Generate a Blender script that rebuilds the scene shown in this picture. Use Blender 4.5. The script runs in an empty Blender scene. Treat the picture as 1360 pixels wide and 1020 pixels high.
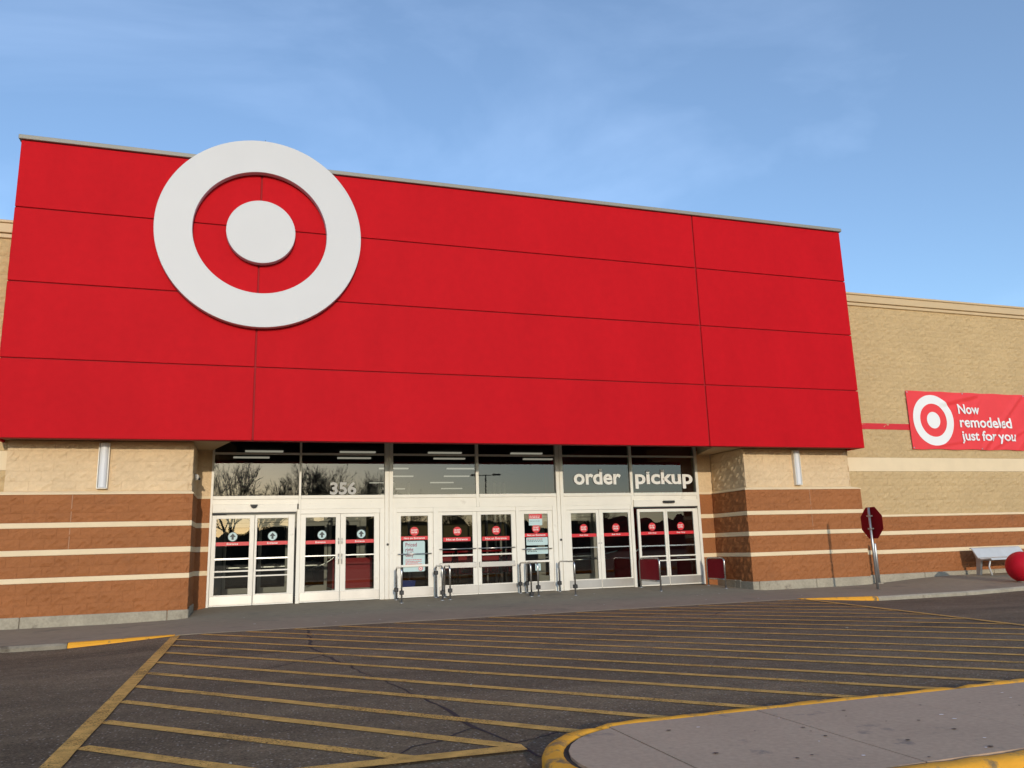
import bpy, math, random
from mathutils import Vector, Matrix, noise as mnoise

SC = bpy.context.scene
COL = SC.collection
R = math.radians

# ------------------------------------------------------------------ camera
cam = bpy.data.cameras.new('camera')
cam.sensor_fit = 'HORIZONTAL'; cam.sensor_width = 36.0
cam.lens = 1057.14 / 1360 * 36
cam.clip_start = 0.05; cam.clip_end = 3000
co = bpy.data.objects.new('camera', cam); COL.objects.link(co)
_p, _r, _y = R(11.656), R(-1.743), R(-18.375)
_f = Vector((-math.sin(_y) * math.cos(_p), math.cos(_y) * math.cos(_p), math.sin(_p)))
_x = Vector((math.cos(_y), math.sin(_y), 0)); _u = _x.cross(_f)
_x2 = _x * math.cos(_r) + _u * math.sin(_r); _u2 = -_x * math.sin(_r) + _u * math.cos(_r)
_m = Matrix((_x2, _u2, -_f)).transposed().to_4x4(); _m.translation = Vector((4.574, -16.829, 1.1575))
co.matrix_world = _m
SC.camera = co

# ------------------------------------------------------------------ sky, sun, exposure
SUN_EL, SUN_ROT = 11.4, 184.0
w = bpy.data.worlds.new('World'); SC.world = w; w.use_nodes = True
nt = w.node_tree; N = nt.nodes; L = nt.links
for n in list(N): N.remove(n)
out = N.new('ShaderNodeOutputWorld'); bg = N.new('ShaderNodeBackground'); bg.inputs['Strength'].default_value = 0.142
sky = N.new('ShaderNodeTexSky'); sky.sky_type = 'NISHITA'; sky.sun_disc = False
sky.sun_elevation = R(SUN_EL); sky.sun_rotation = R(SUN_ROT)
sky.altitude = 200; sky.air_density = 1.0; sky.dust_density = 0.6; sky.ozone_density = 3.2
tc = N.new('ShaderNodeTexCoord'); mp = N.new('ShaderNodeMapping'); mp.inputs['Scale'].default_value = (1.3, 1.3, 3.2)
mp.inputs['Rotation'].default_value = (0.2, 0.35, 0.5)
L.new(tc.outputs['Generated'], mp.inputs['Vector'])
cn = N.new('ShaderNodeTexNoise'); cn.inputs['Scale'].default_value = 1.5; cn.inputs['Detail'].default_value = 7; cn.inputs['Roughness'].default_value = 0.52
cn.inputs['Distortion'].default_value = 0.5
L.new(mp.outputs['Vector'], cn.inputs['Vector'])
cr = N.new('ShaderNodeMapRange'); cr.inputs['From Min'].default_value = 0.44; cr.inputs['From Max'].default_value = 0.74
cr.inputs['To Min'].default_value = 0.145; cr.inputs['To Max'].default_value = 0.48
L.new(cn.outputs['Fac'], cr.inputs['Value'])
mx = N.new('ShaderNodeMix'); mx.data_type = 'RGBA'
cl = N.new('ShaderNodeMix'); cl.data_type = 'RGBA'; cl.blend_type = 'ADD'; cl.inputs['Factor'].default_value = 1.0
L.new(sky.outputs['Color'], cl.inputs[6]); cl.inputs[7].default_value = (2.65, 3.1, 3.9, 1)
L.new(cr.outputs['Result'], mx.inputs['Factor']); L.new(sky.outputs['Color'], mx.inputs[6]); L.new(cl.outputs[2], mx.inputs[7])
L.new(mx.outputs[2], bg.inputs['Color']); L.new(bg.outputs['Background'], out.inputs['Surface'])

sl = bpy.data.lights.new('sun', 'SUN'); sl.energy = 1.42; sl.angle = R(0.53); sl.color = (1.0, 0.885, 0.72)
so = bpy.data.objects.new('sun', sl); COL.objects.link(so)
az = R(SUN_ROT)
sd = Vector((math.sin(az) * math.cos(R(SUN_EL)), math.cos(az) * math.cos(R(SUN_EL)), math.sin(R(SUN_EL))))
so.rotation_euler = sd.to_track_quat('Z', 'Y').to_euler(); so.location = (0, -40, 30)

vs = SC.view_settings
vs.view_transform = 'Standard'; vs.look = 'None'; vs.exposure = 0.58; vs.gamma = 1.0; vs.use_curve_mapping = False
SC.cycles.max_bounces = 8; SC.cycles.transparent_max_bounces = 12
SC.cycles.caustics_reflective = False; SC.cycles.caustics_refractive = False

# ------------------------------------------------------------------ helpers
def pt(rng, a, b): return a + (b - a) * rng.random()

class MB:
    """collects faces; build() links them as one mesh object"""
    def __init__(s): s.v = []; s.f = []; s.m = []; s.sm = []
    def poly(s, pts, mi=0, sm=False):
        i = len(s.v); s.v += [tuple(p) for p in pts]; s.f.append(list(range(i, i + len(pts)))); s.m.append(mi); s.sm.append(sm)
    def mesh(s, vs_, fs, mi=0, sm=False):
        i = len(s.v); s.v += [tuple(p) for p in vs_]
        for f in fs: s.f.append([k + i for k in f]); s.m.append(mi); s.sm.append(sm)
    def box(s, x0, x1, y0, y1, z0, z1, mi=0):
        vv = [(x, y, z) for z in (z0, z1) for y in (y0, y1) for x in (x0, x1)]
        s.mesh(vv, [(0, 2, 3, 1), (4, 5, 7, 6), (0, 1, 5, 4), (2, 6, 7, 3), (0, 4, 6, 2), (1, 3, 7, 5)], mi)
    def cbox(s, x0, x1, y0, y1, z0, z1, b, mi=0):
        """box whose edges are chamfered by b"""
        xs, ys, zs = (x0, x1), (y0, y1), (z0, z1)
        vv = []; idx = {}
        for i in (0, 1):
            for j in (0, 1):
                for k in (0, 1):
                    sx = b if i == 0 else -b; sy = b if j == 0 else -b; sz = b if k == 0 else -b
                    for ax in range(3):
                        idx[i, j, k, ax] = len(vv)
                        vv.append((xs[i] + (0 if ax == 0 else sx), ys[j] + (0 if ax == 1 else sy), zs[k] + (0 if ax == 2 else sz)))
        fs = []
        for i in (0, 1):
            q = [idx[i, 0, 0, 0], idx[i, 1, 0, 0], idx[i, 1, 1, 0], idx[i, 0, 1, 0]]; fs.append(q if i else q[::-1])
            q = [idx[0, i, 0, 1], idx[0, i, 1, 1], idx[1, i, 1, 1], idx[1, i, 0, 1]]; fs.append(q if i else q[::-1])
            q = [idx[0, 0, i, 2], idx[1, 0, i, 2], idx[1, 1, i, 2], idx[0, 1, i, 2]]; fs.append(q if i else q[::-1])
        for j in (0, 1):
            for k in (0, 1):
                q = [idx[0, j, k, 1], idx[1, j, k, 1], idx[1, j, k, 2], idx[0, j, k, 2]]; fs.append(q if (j ^ k) else q[::-1])
                q = [idx[j, 0, k, 0], idx[j, 1, k, 0], idx[j, 1, k, 2], idx[j, 0, k, 2]]; fs.append(q[::-1] if (j ^ k) else q)
                q = [idx[j, k, 0, 0], idx[j, k, 1, 0], idx[j, k, 1, 1], idx[j, k, 0, 1]]; fs.append(q if (j ^ k) else q[::-1])
        for i in (0, 1):
            for j in (0, 1):
                for k in (0, 1):
                    q = [idx[i, j, k, 0], idx[i, j, k, 1], idx[i, j, k, 2]]; fs.append(q if (i ^ j ^ k) else q[::-1])
        s.mesh(vv, fs, mi)
    def tube(s, pts, r, n=10, mi=0, caps=True):
        pts = [Vector(p) for p in pts]; rs = r if isinstance(r, (list, tuple)) else [r] * len(pts)
        i0 = len(s.v); prev = None
        for k, p in enumerate(pts):
            d = (pts[min(k + 1, len(pts) - 1)] - pts[max(k - 1, 0)]).normalized()
            if prev is None:
                a = d.orthogonal().normalized()
            else:
                a = (prev - d * prev.dot(d)); a = a.normalized() if a.length > 1e-6 else d.orthogonal().normalized()
            prev = a; b = d.cross(a)
            for j in range(n):
                t = 2 * math.pi * j / n
                s.v.append(tuple(p + (a * math.cos(t) + b * math.sin(t)) * rs[k]))
        for k in range(len(pts) - 1):
            for j in range(n):
                a0 = i0 + k * n + j; a1 = i0 + k * n + (j + 1) % n
                s.f.append([a0, a1, a1 + n, a0 + n]); s.m.append(mi); s.sm.append(True)
        if caps:
            s.f.append([i0 + j for j in range(n)][::-1]); s.m.append(mi); s.sm.append(False)
            e = i0 + (len(pts) - 1) * n
            s.f.append([e + j for j in range(n)]); s.m.append(mi); s.sm.append(False)
    def disc_y(s, cx, cz, r, y0, y1, n=48, mi=0, ch=0.0):
        """solid disc, axis along y, front at y0"""
        c = [(math.cos(2 * math.pi * k / n), math.sin(2 * math.pi * k / n)) for k in range(n)]
        s.poly([(cx + (r - ch) * a, y0, cz + (r - ch) * b) for a, b in c], mi)
        rings = [(r - ch, y0), (r, y0 + ch), (r, y1)] if ch else [(r, y0), (r, y1)]
        for (ra, ya), (rb, yb) in zip(rings, rings[1:]):
            i = len(s.v)
            s.v += [(cx + ra * a, ya, cz + ra * b) for a, b in c] + [(cx + rb * a, yb, cz + rb * b) for a, b in c]
            for k in range(n):
                k2 = (k + 1) % n; s.f.append([i + k, i + n + k, i + n + k2, i + k2]); s.m.append(mi); s.sm.append(True)
        s.poly([(cx + r * a, y1, cz + r * b) for a, b in c][::-1], mi)
    def lathe_y(s, cx, cz, prof, n=96, mi=0):
        """closed (radius, y) profile revolved about the y axis"""
        c = [(math.cos(2 * math.pi * k / n), math.sin(2 * math.pi * k / n)) for k in range(n)]
        for (ra, ya), (rb, yb) in zip(prof, prof[1:] + prof[:1]):
            i = len(s.v); flat = abs(ya - yb) < 1e-6
            s.v += [(cx + ra * a, ya, cz + ra * b) for a, b in c] + [(cx + rb * a, yb, cz + rb * b) for a, b in c]
            for k in range(n):
                k2 = (k + 1) % n; s.f.append([i + k, i + n + k, i + n + k2, i + k2]); s.m.append(mi); s.sm.append(not flat)
    def build(s, name, mats, parent=None, origin=None):
        me = bpy.data.meshes.new(name)
        o_ = origin if origin is not None else ((0, 0, 0))
        me.from_pydata([(a - o_[0], b - o_[1], c - o_[2]) for a, b, c in s.v], [], s.f)
        mats = mats if isinstance(mats, (list, tuple)) else [mats]
        for m_ in mats: me.materials.append(m_)
        me.polygons.foreach_set('material_index', s.m); me.polygons.foreach_set('use_smooth', s.sm)
        me.validate(); me.update()
        return link(name, me, parent)

def link(name, me, parent=None):
    o = bpy.data.objects.new(name, me); COL.objects.link(o)
    if parent is not None: o.parent = parent
    return o
def tag(o, label=None, cat=None, group=None, kind=None):
    if label: o['label'] = label
    if cat: o['category'] = cat
    if group: o['group'] = group
    if kind: o['kind'] = kind
    return o
def thing(name, label, cat, loc=(0, 0, 0), group=None, rz=0):
    o = bpy.data.objects.new(name, None); COL.objects.link(o); o.location = loc; o.rotation_euler = (0, 0, rz)
    o.empty_display_size = 0.1
    return tag(o, label, cat, group)
def copy_tree(o, parent=None):
    c = o.copy(); COL.objects.link(c)
    if parent is not None: c.parent = parent
    for ch in list(o.children): copy_tree(ch, c)
    return c

def text_mesh(s, bold=0.0, extrude=0.004, spacing=1.0):
    """verts (x right, y depth, z up) and faces of a string in the built-in font"""
    cu = bpy.data.curves.new('lettering', 'FONT'); cu.body = s; cu.size = 1; cu.offset = bold; cu.extrude = 0.0
    cu.space_character = spacing; cu.resolution_u = 4
    ob = bpy.data.objects.new('lettering', cu); COL.objects.link(ob)
    dg = bpy.context.evaluated_depsgraph_get(); me = bpy.data.meshes.new_from_object(ob.evaluated_get(dg))
    vv = [tuple(v.co) for v in me.vertices]; ff = [list(p.vertices) for p in me.polygons]
    bpy.data.objects.remove(ob); bpy.data.curves.remove(cu); bpy.data.meshes.remove(me)
    return vv, ff
def put_text(mb, s, x0, x1, z0, z1, y, bold=0.02, mi=0, depth=0.006, warp=None, spacing=1.0):
    vv, ff = text_mesh(s, bold, spacing=spacing)
    xs = [v[0] for v in vv]; zs = [v[1] for v in vv]
    ax, bx, az_, bz = min(xs), max(xs), min(zs), max(zs)
    P = [(x0 + (v[0] - ax) / (bx - ax) * (x1 - x0), z0 + (v[1] - az_) / (bz - az_) * (z1 - z0)) for v in vv]
    if warp:
        import bmesh
        bm = bmesh.new(); bv = [bm.verts.new((x, 0, z)) for x, z in P]
        for f in ff:
            try: bm.faces.new([bv[i] for i in f])
            except ValueError: pass
        for ax, lo, hi in ((0, x0, x1), (2, z0, z1)):
            for t in frange(lo, hi, .035)[1:-1]:
                co_ = (t, 0, 0) if ax == 0 else (0, 0, t); no_ = (1, 0, 0) if ax == 0 else (0, 0, 1)
                bmesh.ops.bisect_plane(bm, geom=bm.verts[:] + bm.edges[:] + bm.faces[:], plane_co=co_, plane_no=no_)
        bm.verts.index_update(); P = [(v.co.x, v.co.z) for v in bm.verts]; ff = [[v.index for v in f.verts] for f in bm.faces]; bm.free()
    n = len(P)
    def yy(x, z): return y + (warp(x, z) if warp else 0)
    front = [(x, yy(x, z) - depth, z) for x, z in P]; back = [(x, yy(x, z), z) for x, z in P]
    ed = {}
    for f in ff:
        for a, b in zip(f, f[1:] + f[:1]):
            ed[(a, b)] = ed.get((a, b), 0) + 1
    side = [[b, a, a + n, b + n] for (a, b) in ed if (b, a) not in ed]
    nz = 0
    fs = []
    for f in ff:
        a, b, c = P[f[0]], P[f[1]], P[f[2]]
        nz = (b[0] - a[0]) * (c[1] - a[1]) - (b[1] - a[1]) * (c[0] - a[0])
        fs.append(f if nz > 0 else f[::-1])
    mb.mesh(front + back, fs + side, mi)

# ------------------------------------------------------------------ materials
MATS = {}
def node_mat(name):
    m = bpy.data.materials.new(name); m.use_nodes = True
    n = m.node_tree.nodes; b = n['Principled BSDF']
    return m, n, m.node_tree.links, b
def mat(name, col, rough=0.6, metal=0.0, var=0.0, vscale=1.0, stretch=(1, 1, 1), bump=0.0, bscale=20.0, bdet=5, spec=0.5, var2=0.0, v2scale=8.0, rvar=0.0, rand=0.0, dirt=None):
    m, n, l, b = node_mat(name)
    b.inputs['Base Color'].default_value = (*col, 1); b.inputs['Roughness'].default_value = rough
    b.inputs['Metallic'].default_value = metal; b.inputs['Specular IOR Level'].default_value = spec
    g = n.new('ShaderNodeNewGeometry'); mp_ = n.new('ShaderNodeMapping'); mp_.inputs['Scale'].default_value = stretch
    l.new(g.outputs['Position'], mp_.inputs['Vector'])
    src = None
    def noise_(scale, det=5, ro=0.55, vec=None):
        t = n.new('ShaderNodeTexNoise'); t.inputs['Scale'].default_value = scale; t.inputs['Detail'].default_value = det
        t.inputs['Roughness'].default_value = ro; l.new(vec or mp_.outputs['Vector'], t.inputs['Vector']); return t
    val = None
    def mulval(sock, amt):
        nonlocal val
        r_ = n.new('ShaderNodeMapRange'); r_.inputs['From Min'].default_value = 0.25; r_.inputs['From Max'].default_value = 0.75
        r_.inputs['To Min'].default_value = 1 - amt; r_.inputs['To Max'].default_value = 1 + amt
        l.new(sock, r_.inputs['Value'])
        if val is None: val = r_.outputs['Result']
        else:
            k = n.new('ShaderNodeMath'); k.operation = 'MULTIPLY'; l.new(val, k.inputs[0]); l.new(r_.outputs['Result'], k.inputs[1]); val = k.outputs[0]
    if var: mulval(noise_(vscale).outputs['Fac'], var)
    if var2: mulval(noise_(v2scale, 3, vec=g.outputs['Position']).outputs['Fac'], var2)
    if rand:
        oi = n.new('ShaderNodeObjectInfo'); mulval(oi.outputs['Random'], rand)
    colsock = None
    if val is not None:
        k = n.new('ShaderNodeVectorMath'); k.operation = 'SCALE'; k.inputs[0].default_value = col; l.new(val, k.inputs['Scale'])
        colsock = k.outputs['Vector']
    if dirt:
        dc, lo, hi, sc_ = dirt
        t = noise_(sc_, 7, 0.65, g.outputs['Position'])
        r_ = n.new('ShaderNodeMapRange'); r_.inputs['From Min'].default_value = lo; r_.inputs['From Max'].default_value = hi
        l.new(t.outputs['Fac'], r_.inputs['Value'])
        k = n.new('ShaderNodeMix'); k.data_type = 'RGBA'; l.new(r_.outputs['Result'], k.inputs['Factor'])
        if colsock: l.new(colsock, k.inputs[6])
        else: k.inputs[6].default_value = (*col, 1)
        k.inputs[7].default_value = (*dc, 1); colsock = k.outputs[2]
    if colsock: l.new(colsock, b.inputs['Base Color'])
    if rvar:
        t = noise_(3.0); r_ = n.new('ShaderNodeMapRange'); r_.inputs['To Min'].default_value = rough - rvar; r_.inputs['To Max'].default_value = rough + rvar
        l.new(t.outputs['Fac'], r_.inputs['Value']); l.new(r_.outputs['Result'], b.inputs['Roughness'])
    if bump:
        t = noise_(bscale, bdet, 0.6, g.outputs['Position']); bn = n.new('ShaderNodeBump'); bn.inputs['Strength'].default_value = 1.0
        bn.inputs['Distance'].default_value = bump; l.new(t.outputs['Fac'], bn.inputs['Height']); l.new(bn.outputs['Normal'], b.inputs['Normal'])
    MATS[name] = m
    return m

M_red = mat('red paint', (0.52, 0.007, 0.013), 0.6, var=0.065, vscale=1.1, stretch=(1, 1, .35), var2=0.04, v2scale=6, bump=0.003, bscale=60, spec=.06)
M_redj = mat('red joint', (0.32, 0.006, 0.010), 0.8)
M_cream = mat('cream block paint', (0.70, 0.515, 0.31), 0.75, var=0.07, vscale=1.3, var2=.06, v2scale=14, bump=0.022, bscale=11, bdet=8, spec=.2, rand=.012)
M_tan = mat('tan block paint', (0.555, 0.393, 0.202), 0.75, var=0.07, vscale=1.0, var2=.07, v2scale=13, bump=0.024, bscale=10, bdet=8, spec=.2, rand=.012)
M_brown = mat('brown block paint', (0.345, 0.130, 0.046), 0.75, var=0.08, vscale=1.2, var2=.08, v2scale=16, bump=0.022, bscale=12, bdet=8, spec=.2, rand=.015, dirt=((.28, .112, .045), .55, .80, 1.8))
M_band = mat('smooth cream band', (0.78, 0.62, 0.40), 0.7, var=.05, vscale=2, bump=.002, bscale=40, spec=.2)
M_corn = mat('tan cornice metal', (0.58, 0.42, 0.23), 0.5, var=.04, vscale=1)
M_cap = mat('grey coping metal', (0.26, 0.25, 0.21), 0.45, var=.05, vscale=1)
M_white = mat('white sign acrylic', (0.575, 0.575, 0.575), 0.5, var=.025, vscale=.8)
M_whites = mat('white sign return', (0.72, 0.71, 0.69), 0.5, var=.05, vscale=2)
M_frame = mat('white aluminium', (0.80, 0.755, 0.655), 0.42, var=.04, vscale=3, spec=.5, dirt=((.5, .45, .37), .62, .85, 3.0))
M_kick = mat('brushed steel plate', (0.44, 0.42, 0.39), 0.42, metal=0.75, var=.12, vscale=2.0, stretch=(1, 1, .3))
M_steel = mat('brushed steel tube', (0.60, 0.59, 0.57), 0.28, metal=1.0, rvar=.08)
M_galv = mat('galvanised steel', (0.50, 0.51, 0.51), 0.42, metal=0.9, var=.12, vscale=9, rvar=.1)
M_black = mat('black rubber', (0.015, 0.015, 0.015), 0.5)
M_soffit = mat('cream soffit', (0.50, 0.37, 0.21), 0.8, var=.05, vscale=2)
M_lens = mat('frosted lamp lens', (0.72, 0.72, 0.72), 0.3, var=.03, vscale=3)
M_conc = mat('kerb concrete', (0.37, 0.325, 0.245), 0.9, var=.18, vscale=2.2, var2=.15, v2scale=25, bump=.006, bscale=40, dirt=((.14, .11, .085), .6, .75, 2.6), spec=.2)
M_walk = mat('pavement concrete', (0.31, 0.258, 0.182), 0.9, var=.10, vscale=.5, var2=.10, v2scale=7, bump=.002, bscale=120, spec=.2, dirt=((.19, .165, .13), .56, .75, 1.1))
M_slab = mat('island concrete', (0.485, 0.345, 0.235), 0.9, var=.09, vscale=1.2, var2=.10, v2scale=30, bump=.0025, bscale=140, spec=.2, dirt=((.22, .18, .15), .62, .74, 4.0))
M_dirtj = mat('dirt in joints', (0.035, 0.028, 0.022), 0.95, var=.3, vscale=20)
M_yel = mat('yellow kerb paint', (0.82, 0.375, 0.028), 0.65, var=.08, vscale=4, bump=.004, bscale=45, spec=.3, dirt=((.22, .15, .07), .53, .66, 8.0))
M_sred = mat('dark red sign back', (0.24, 0.006, 0.011), 0.6, var=.1, vscale=3, spec=.08)
M_ball = mat('red concrete ball', (0.52, 0.008, 0.020), 0.5, spec=.2, var=.08, vscale=4, bump=.002, bscale=70)
M_bench = mat('bench metal', (0.62, 0.62, 0.60), 0.45, metal=0.25, var=.06, vscale=5)
M_benchd = mat('bench end plate', (0.40, 0.41, 0.40), 0.45, metal=0.6, var=.06, vscale=5)
M_ban = mat('red banner vinyl', (0.80, 0.055, 0.060), 0.5, var=.05, vscale=2, spec=.25)
M_banw = mat('white banner print', (0.84, 0.83, 0.81), 0.5)
M_decr = mat('red vinyl decal', (0.62, 0.010, 0.018), 0.45)
M_decw = mat('white vinyl lettering', (0.82, 0.79, 0.74), 0.5)
M_dect = mat('pale teal print', (0.47, 0.62, 0.61), 0.5, var=.03, vscale=4)
M_deck = mat('dark arrow print', (0.02, 0.03, 0.035), 0.5)
M_plum = mat('plum print', (0.25, 0.02, 0.06), 0.5)
M_panelred = mat('dark red rail panel', (0.30, 0.010, 0.020), 0.5, var=.1, vscale=5, spec=.1)
M_inred = mat('red interior wall', (0.50, 0.012, 0.018), 0.6, var=.05, vscale=1)
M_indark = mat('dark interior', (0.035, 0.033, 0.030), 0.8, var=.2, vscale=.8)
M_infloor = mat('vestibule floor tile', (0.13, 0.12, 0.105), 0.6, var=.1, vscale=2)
M_inframe = mat('inner frame', (0.52, 0.50, 0.45), 0.5, var=.05, vscale=2)
M_cart = mat('red cart plastic', (0.50, 0.010, 0.016), 0.35)
M_blue = mat('blue plastic', (0.02, 0.06, 0.36), 0.4)
M_bark = mat('bare bark', (0.085, 0.068, 0.055), 0.9, var=.2, vscale=3)
M_pole = mat('dark bronze pole', (0.045, 0.038, 0.03), 0.5)

def emit(name, col, st):
    m, n, l, b = node_mat(name)
    b.inputs['Base Color'].default_value = (.8, .8, .8, 1); b.inputs['Emission Color'].default_value = (*col, 1); b.inputs['Emission Strength'].default_value = st
    return m
M_strip = emit('strip light', (1.0, 0.93, 0.78), 0.30)

def glass(name, tint, boost=2.4):
    m, n, l, b = node_mat(name); n.remove(b)
    o_ = n['Material Output']; tr = n.new('ShaderNodeBsdfTransparent'); tr.inputs['Color'].default_value = (*tint, 1)
    gl = n.new('ShaderNodeBsdfGlossy'); gl.inputs['Roughness'].default_value = 0.0; gl.inputs['Color'].default_value = (1, .95, .87, 1)
    fr = n.new('ShaderNodeFresnel'); fr.inputs['IOR'].default_value = 1.5
    k = n.new('ShaderNodeMath'); k.operation = 'MULTIPLY'; k.use_clamp = True; k.inputs[1].default_value = boost; l.new(fr.outputs[0], k.inputs[0])
    g = n.new('ShaderNodeNewGeometry'); t = n.new('ShaderNodeTexNoise'); t.inputs['Scale'].default_value = .9; t.inputs['Detail'].default_value = 1
    bn = n.new('ShaderNodeBump'); bn.inputs['Distance'].default_value = .0008; bn.inputs['Strength'].default_value = .6
    l.new(g.outputs['Position'], t.inputs['Vector']); l.new(t.outputs['Fac'], bn.inputs['Height']); l.new(bn.outputs['Normal'], gl.inputs['Normal'])
    mi = n.new('ShaderNodeMixShader'); l.new(k.outputs[0], mi.inputs['Fac']); l.new(tr.outputs[0], mi.inputs[1]); l.new(gl.outputs[0], mi.inputs[2])
    l.new(mi.outputs[0], o_.inputs['Surface'])
    return m
M_glass = glass('window glass', (0.60, 0.62, 0.58), 2.2)
M_glassd = glass('inner door glass', (0.22, 0.23, 0.22), 1.3)

def asphalt():
    m, n, l, b = node_mat('asphalt')
    g = n.new('ShaderNodeNewGeometry'); P = g.outputs['Position']
    def noi(sc_, det, ro=.6, vec=P):
        t = n.new('ShaderNodeTexNoise'); t.inputs['Scale'].default_value = sc_; t.inputs['Detail'].default_value = det; t.inputs['Roughness'].default_value = ro
        l.new(vec, t.inputs['Vector']); return t.outputs['Fac']
    def rng(s, a, c, d, e):
        r_ = n.new('ShaderNodeMapRange'); 
        for k_, v_ in zip(('From Min', 'From Max', 'To Min', 'To Max'), (a, c, d, e)): r_.inputs[k_].default_value = v_
        l.new(s, r_.inputs['Value']); return r_.outputs['Result']
    def mul(a, c):
        k = n.new('ShaderNodeMath'); k.operation = 'MULTIPLY'; l.new(a, k.inputs[0]); l.new(c, k.inputs[1]); return k.outputs[0]
    mp_ = n.new('ShaderNodeMapping'); mp_.inputs['Scale'].default_value = (.18, 1.1, 1); l.new(P, mp_.inputs['Vector'])
    big = rng(noi(.35, 4), .3, .7, .80, 1.20)
    lane = rng(noi(1.0, 5, .6, mp_.outputs['Vector']), .3, .7, .70, 1.26)
    mid = rng(noi(3.5, 5), .3, .7, .85, 1.15)
    fine = mul(rng(noi(52, 4, .75), .33, .67, .40, 1.65), rng(noi(16, 4, .7), .3, .7, .75, 1.28))
    vo = n.new('ShaderNodeTexVoronoi'); vo.inputs['Scale'].default_value = 40; l.new(P, vo.inputs['Vector'])
    sp = rng(vo.outputs['Distance'], .12, .40, 1.0, 0.0)
    sel = n.new('ShaderNodeSeparateColor'); l.new(vo.outputs['Color'], sel.inputs[0])
    pick = rng(sel.outputs[0], .72, .86, 0, 1)
    stone = mul(sp, pick)
    v = mul(mul(mul(big, lane), mid), fine)
    k = n.new('ShaderNodeVectorMath'); k.operation = 'SCALE'; k.inputs[0].default_value = (.162, .118, .072); l.new(v, k.inputs['Scale'])
    mx_ = n.new('ShaderNodeMix'); mx_.data_type = 'RGBA'; l.new(stone, mx_.inputs['Factor']); l.new(k.outputs['Vector'], mx_.inputs[6]); mx_.inputs[7].default_value = (.42, .36, .30, 1)
    l.new(mx_.outputs[2], b.inputs['Base Color']); b.inputs['Roughness'].default_value = .92; b.inputs['Specular IOR Level'].default_value = .25
    bn = n.new('ShaderNodeBump'); bn.inputs['Distance'].default_value = .012; l.new(noi(70, 5, .75), bn.inputs['Height']); l.new(bn.outputs['Normal'], b.inputs['Normal'])
    return m
M_asph = asphalt()

def worn_paint(name, col, amt):
    """road paint worn through to the asphalt below (real gaps: transparent)"""
    m, n, l, b = node_mat(name)
    g = n.new('ShaderNodeNewGeometry'); P = g.outputs['Position']
    t = n.new('ShaderNodeTexNoise'); t.inputs['Scale'].default_value = 70; t.inputs['Detail'].default_value = 4; t.inputs['Roughness'].default_value = .7; l.new(P, t.inputs['Vector'])
    t2 = n.new('ShaderNodeTexNoise'); t2.inputs['Scale'].default_value = 1.3; t2.inputs['Detail'].default_value = 5; l.new(P, t2.inputs['Vector'])
    ad = n.new('ShaderNodeMath'); ad.operation = 'MULTIPLY_ADD'; l.new(t2.outputs['Fac'], ad.inputs[0]); ad.inputs[1].default_value = .55; l.new(t.outputs['Fac'], ad.inputs[2])
    r_ = n.new('ShaderNodeMapRange'); r_.inputs['From Min'].default_value = amt; r_.inputs['From Max'].default_value = amt + .14; l.new(ad.outputs[0], r_.inputs['Value'])
    v_ = n.new('ShaderNodeMapRange'); v_.inputs['From Min'].default_value = .3; v_.inputs['From Max'].default_value = .7; v_.inputs['To Min'].default_value = .72; v_.inputs['To Max'].default_value = 1.2
    t3 = n.new('ShaderNodeTexNoise'); t3.inputs['Scale'].default_value = 9; t3.inputs['Detail'].default_value = 6; l.new(P, t3.inputs['Vector']); l.new(t3.outputs['Fac'], v_.inputs['Value'])
    k = n.new('ShaderNodeVectorMath'); k.operation = 'SCALE'; k.inputs[0].default_value = col; l.new(v_.outputs['Result'], k.inputs['Scale'])
    l.new(k.outputs['Vector'], b.inputs['Base Color']); b.inputs['Roughness'].default_value = .85; b.inputs['Specular IOR Level'].default_value = .25
    tr = n.new('ShaderNodeBsdfTransparent'); mi = n.new('ShaderNodeMixShader')
    l.new(r_.outputs['Result'], mi.inputs['Fac']); l.new(tr.outputs[0], mi.inputs[1]); l.new(b.outputs[0], mi.inputs[2])
    l.new(mi.outputs[0], n['Material Output'].inputs['Surface'])
    bn = n.new('ShaderNodeBump'); bn.inputs['Distance'].default_value = .004; l.new(t.outputs['Fac'], bn.inputs['Height']); l.new(bn.outputs['Normal'], b.inputs['Normal'])
    return m
M_line = worn_paint('worn yellow line', (.66, .37, .095), .585)

# ------------------------------------------------------------------ ground levels
def smooth(a, b, t):
    t = max(0, min(1, (t - a) / (b - a))); return t * t * (3 - 2 * t)
def interp(tab, x):
    if x <= tab[0][0]: return tab[0][1]
    for (a, va), (b, vb) in zip(tab, tab[1:]):
        if x <= b: return va + (vb - va) * (x - a) / (b - a)
    return tab[-1][1]
BASE = [(-60, -.03), (2.2, -.03), (3.7, 0), (15, 0), (17, -.045), (19.4, -.045), (21.6, 0.0), (60, .0)]
CURB = [(-60, .075), (2.0, .075), (3.62, .004), (15.0, .004), (16.9, .08), (60, .08)]
def walk_z(x, y):
    z = interp(BASE, x)
    if 3.4 < x < 16.6: z += .096 * max(0, min(1, y / 2.0)) * smooth(3.4, 3.6, x) * (1 - smooth(16.4, 16.6, x))
    if x > 20: z += .08 * smooth(20, 23, x) * max(0, min(1, (y + 1.6) / 2.0))
    return z
EDGE = -2.98
def road_z(x, y):
    return (interp(BASE, x) - interp(CURB, x)) * smooth(-8.0, -3.6, y)

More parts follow.
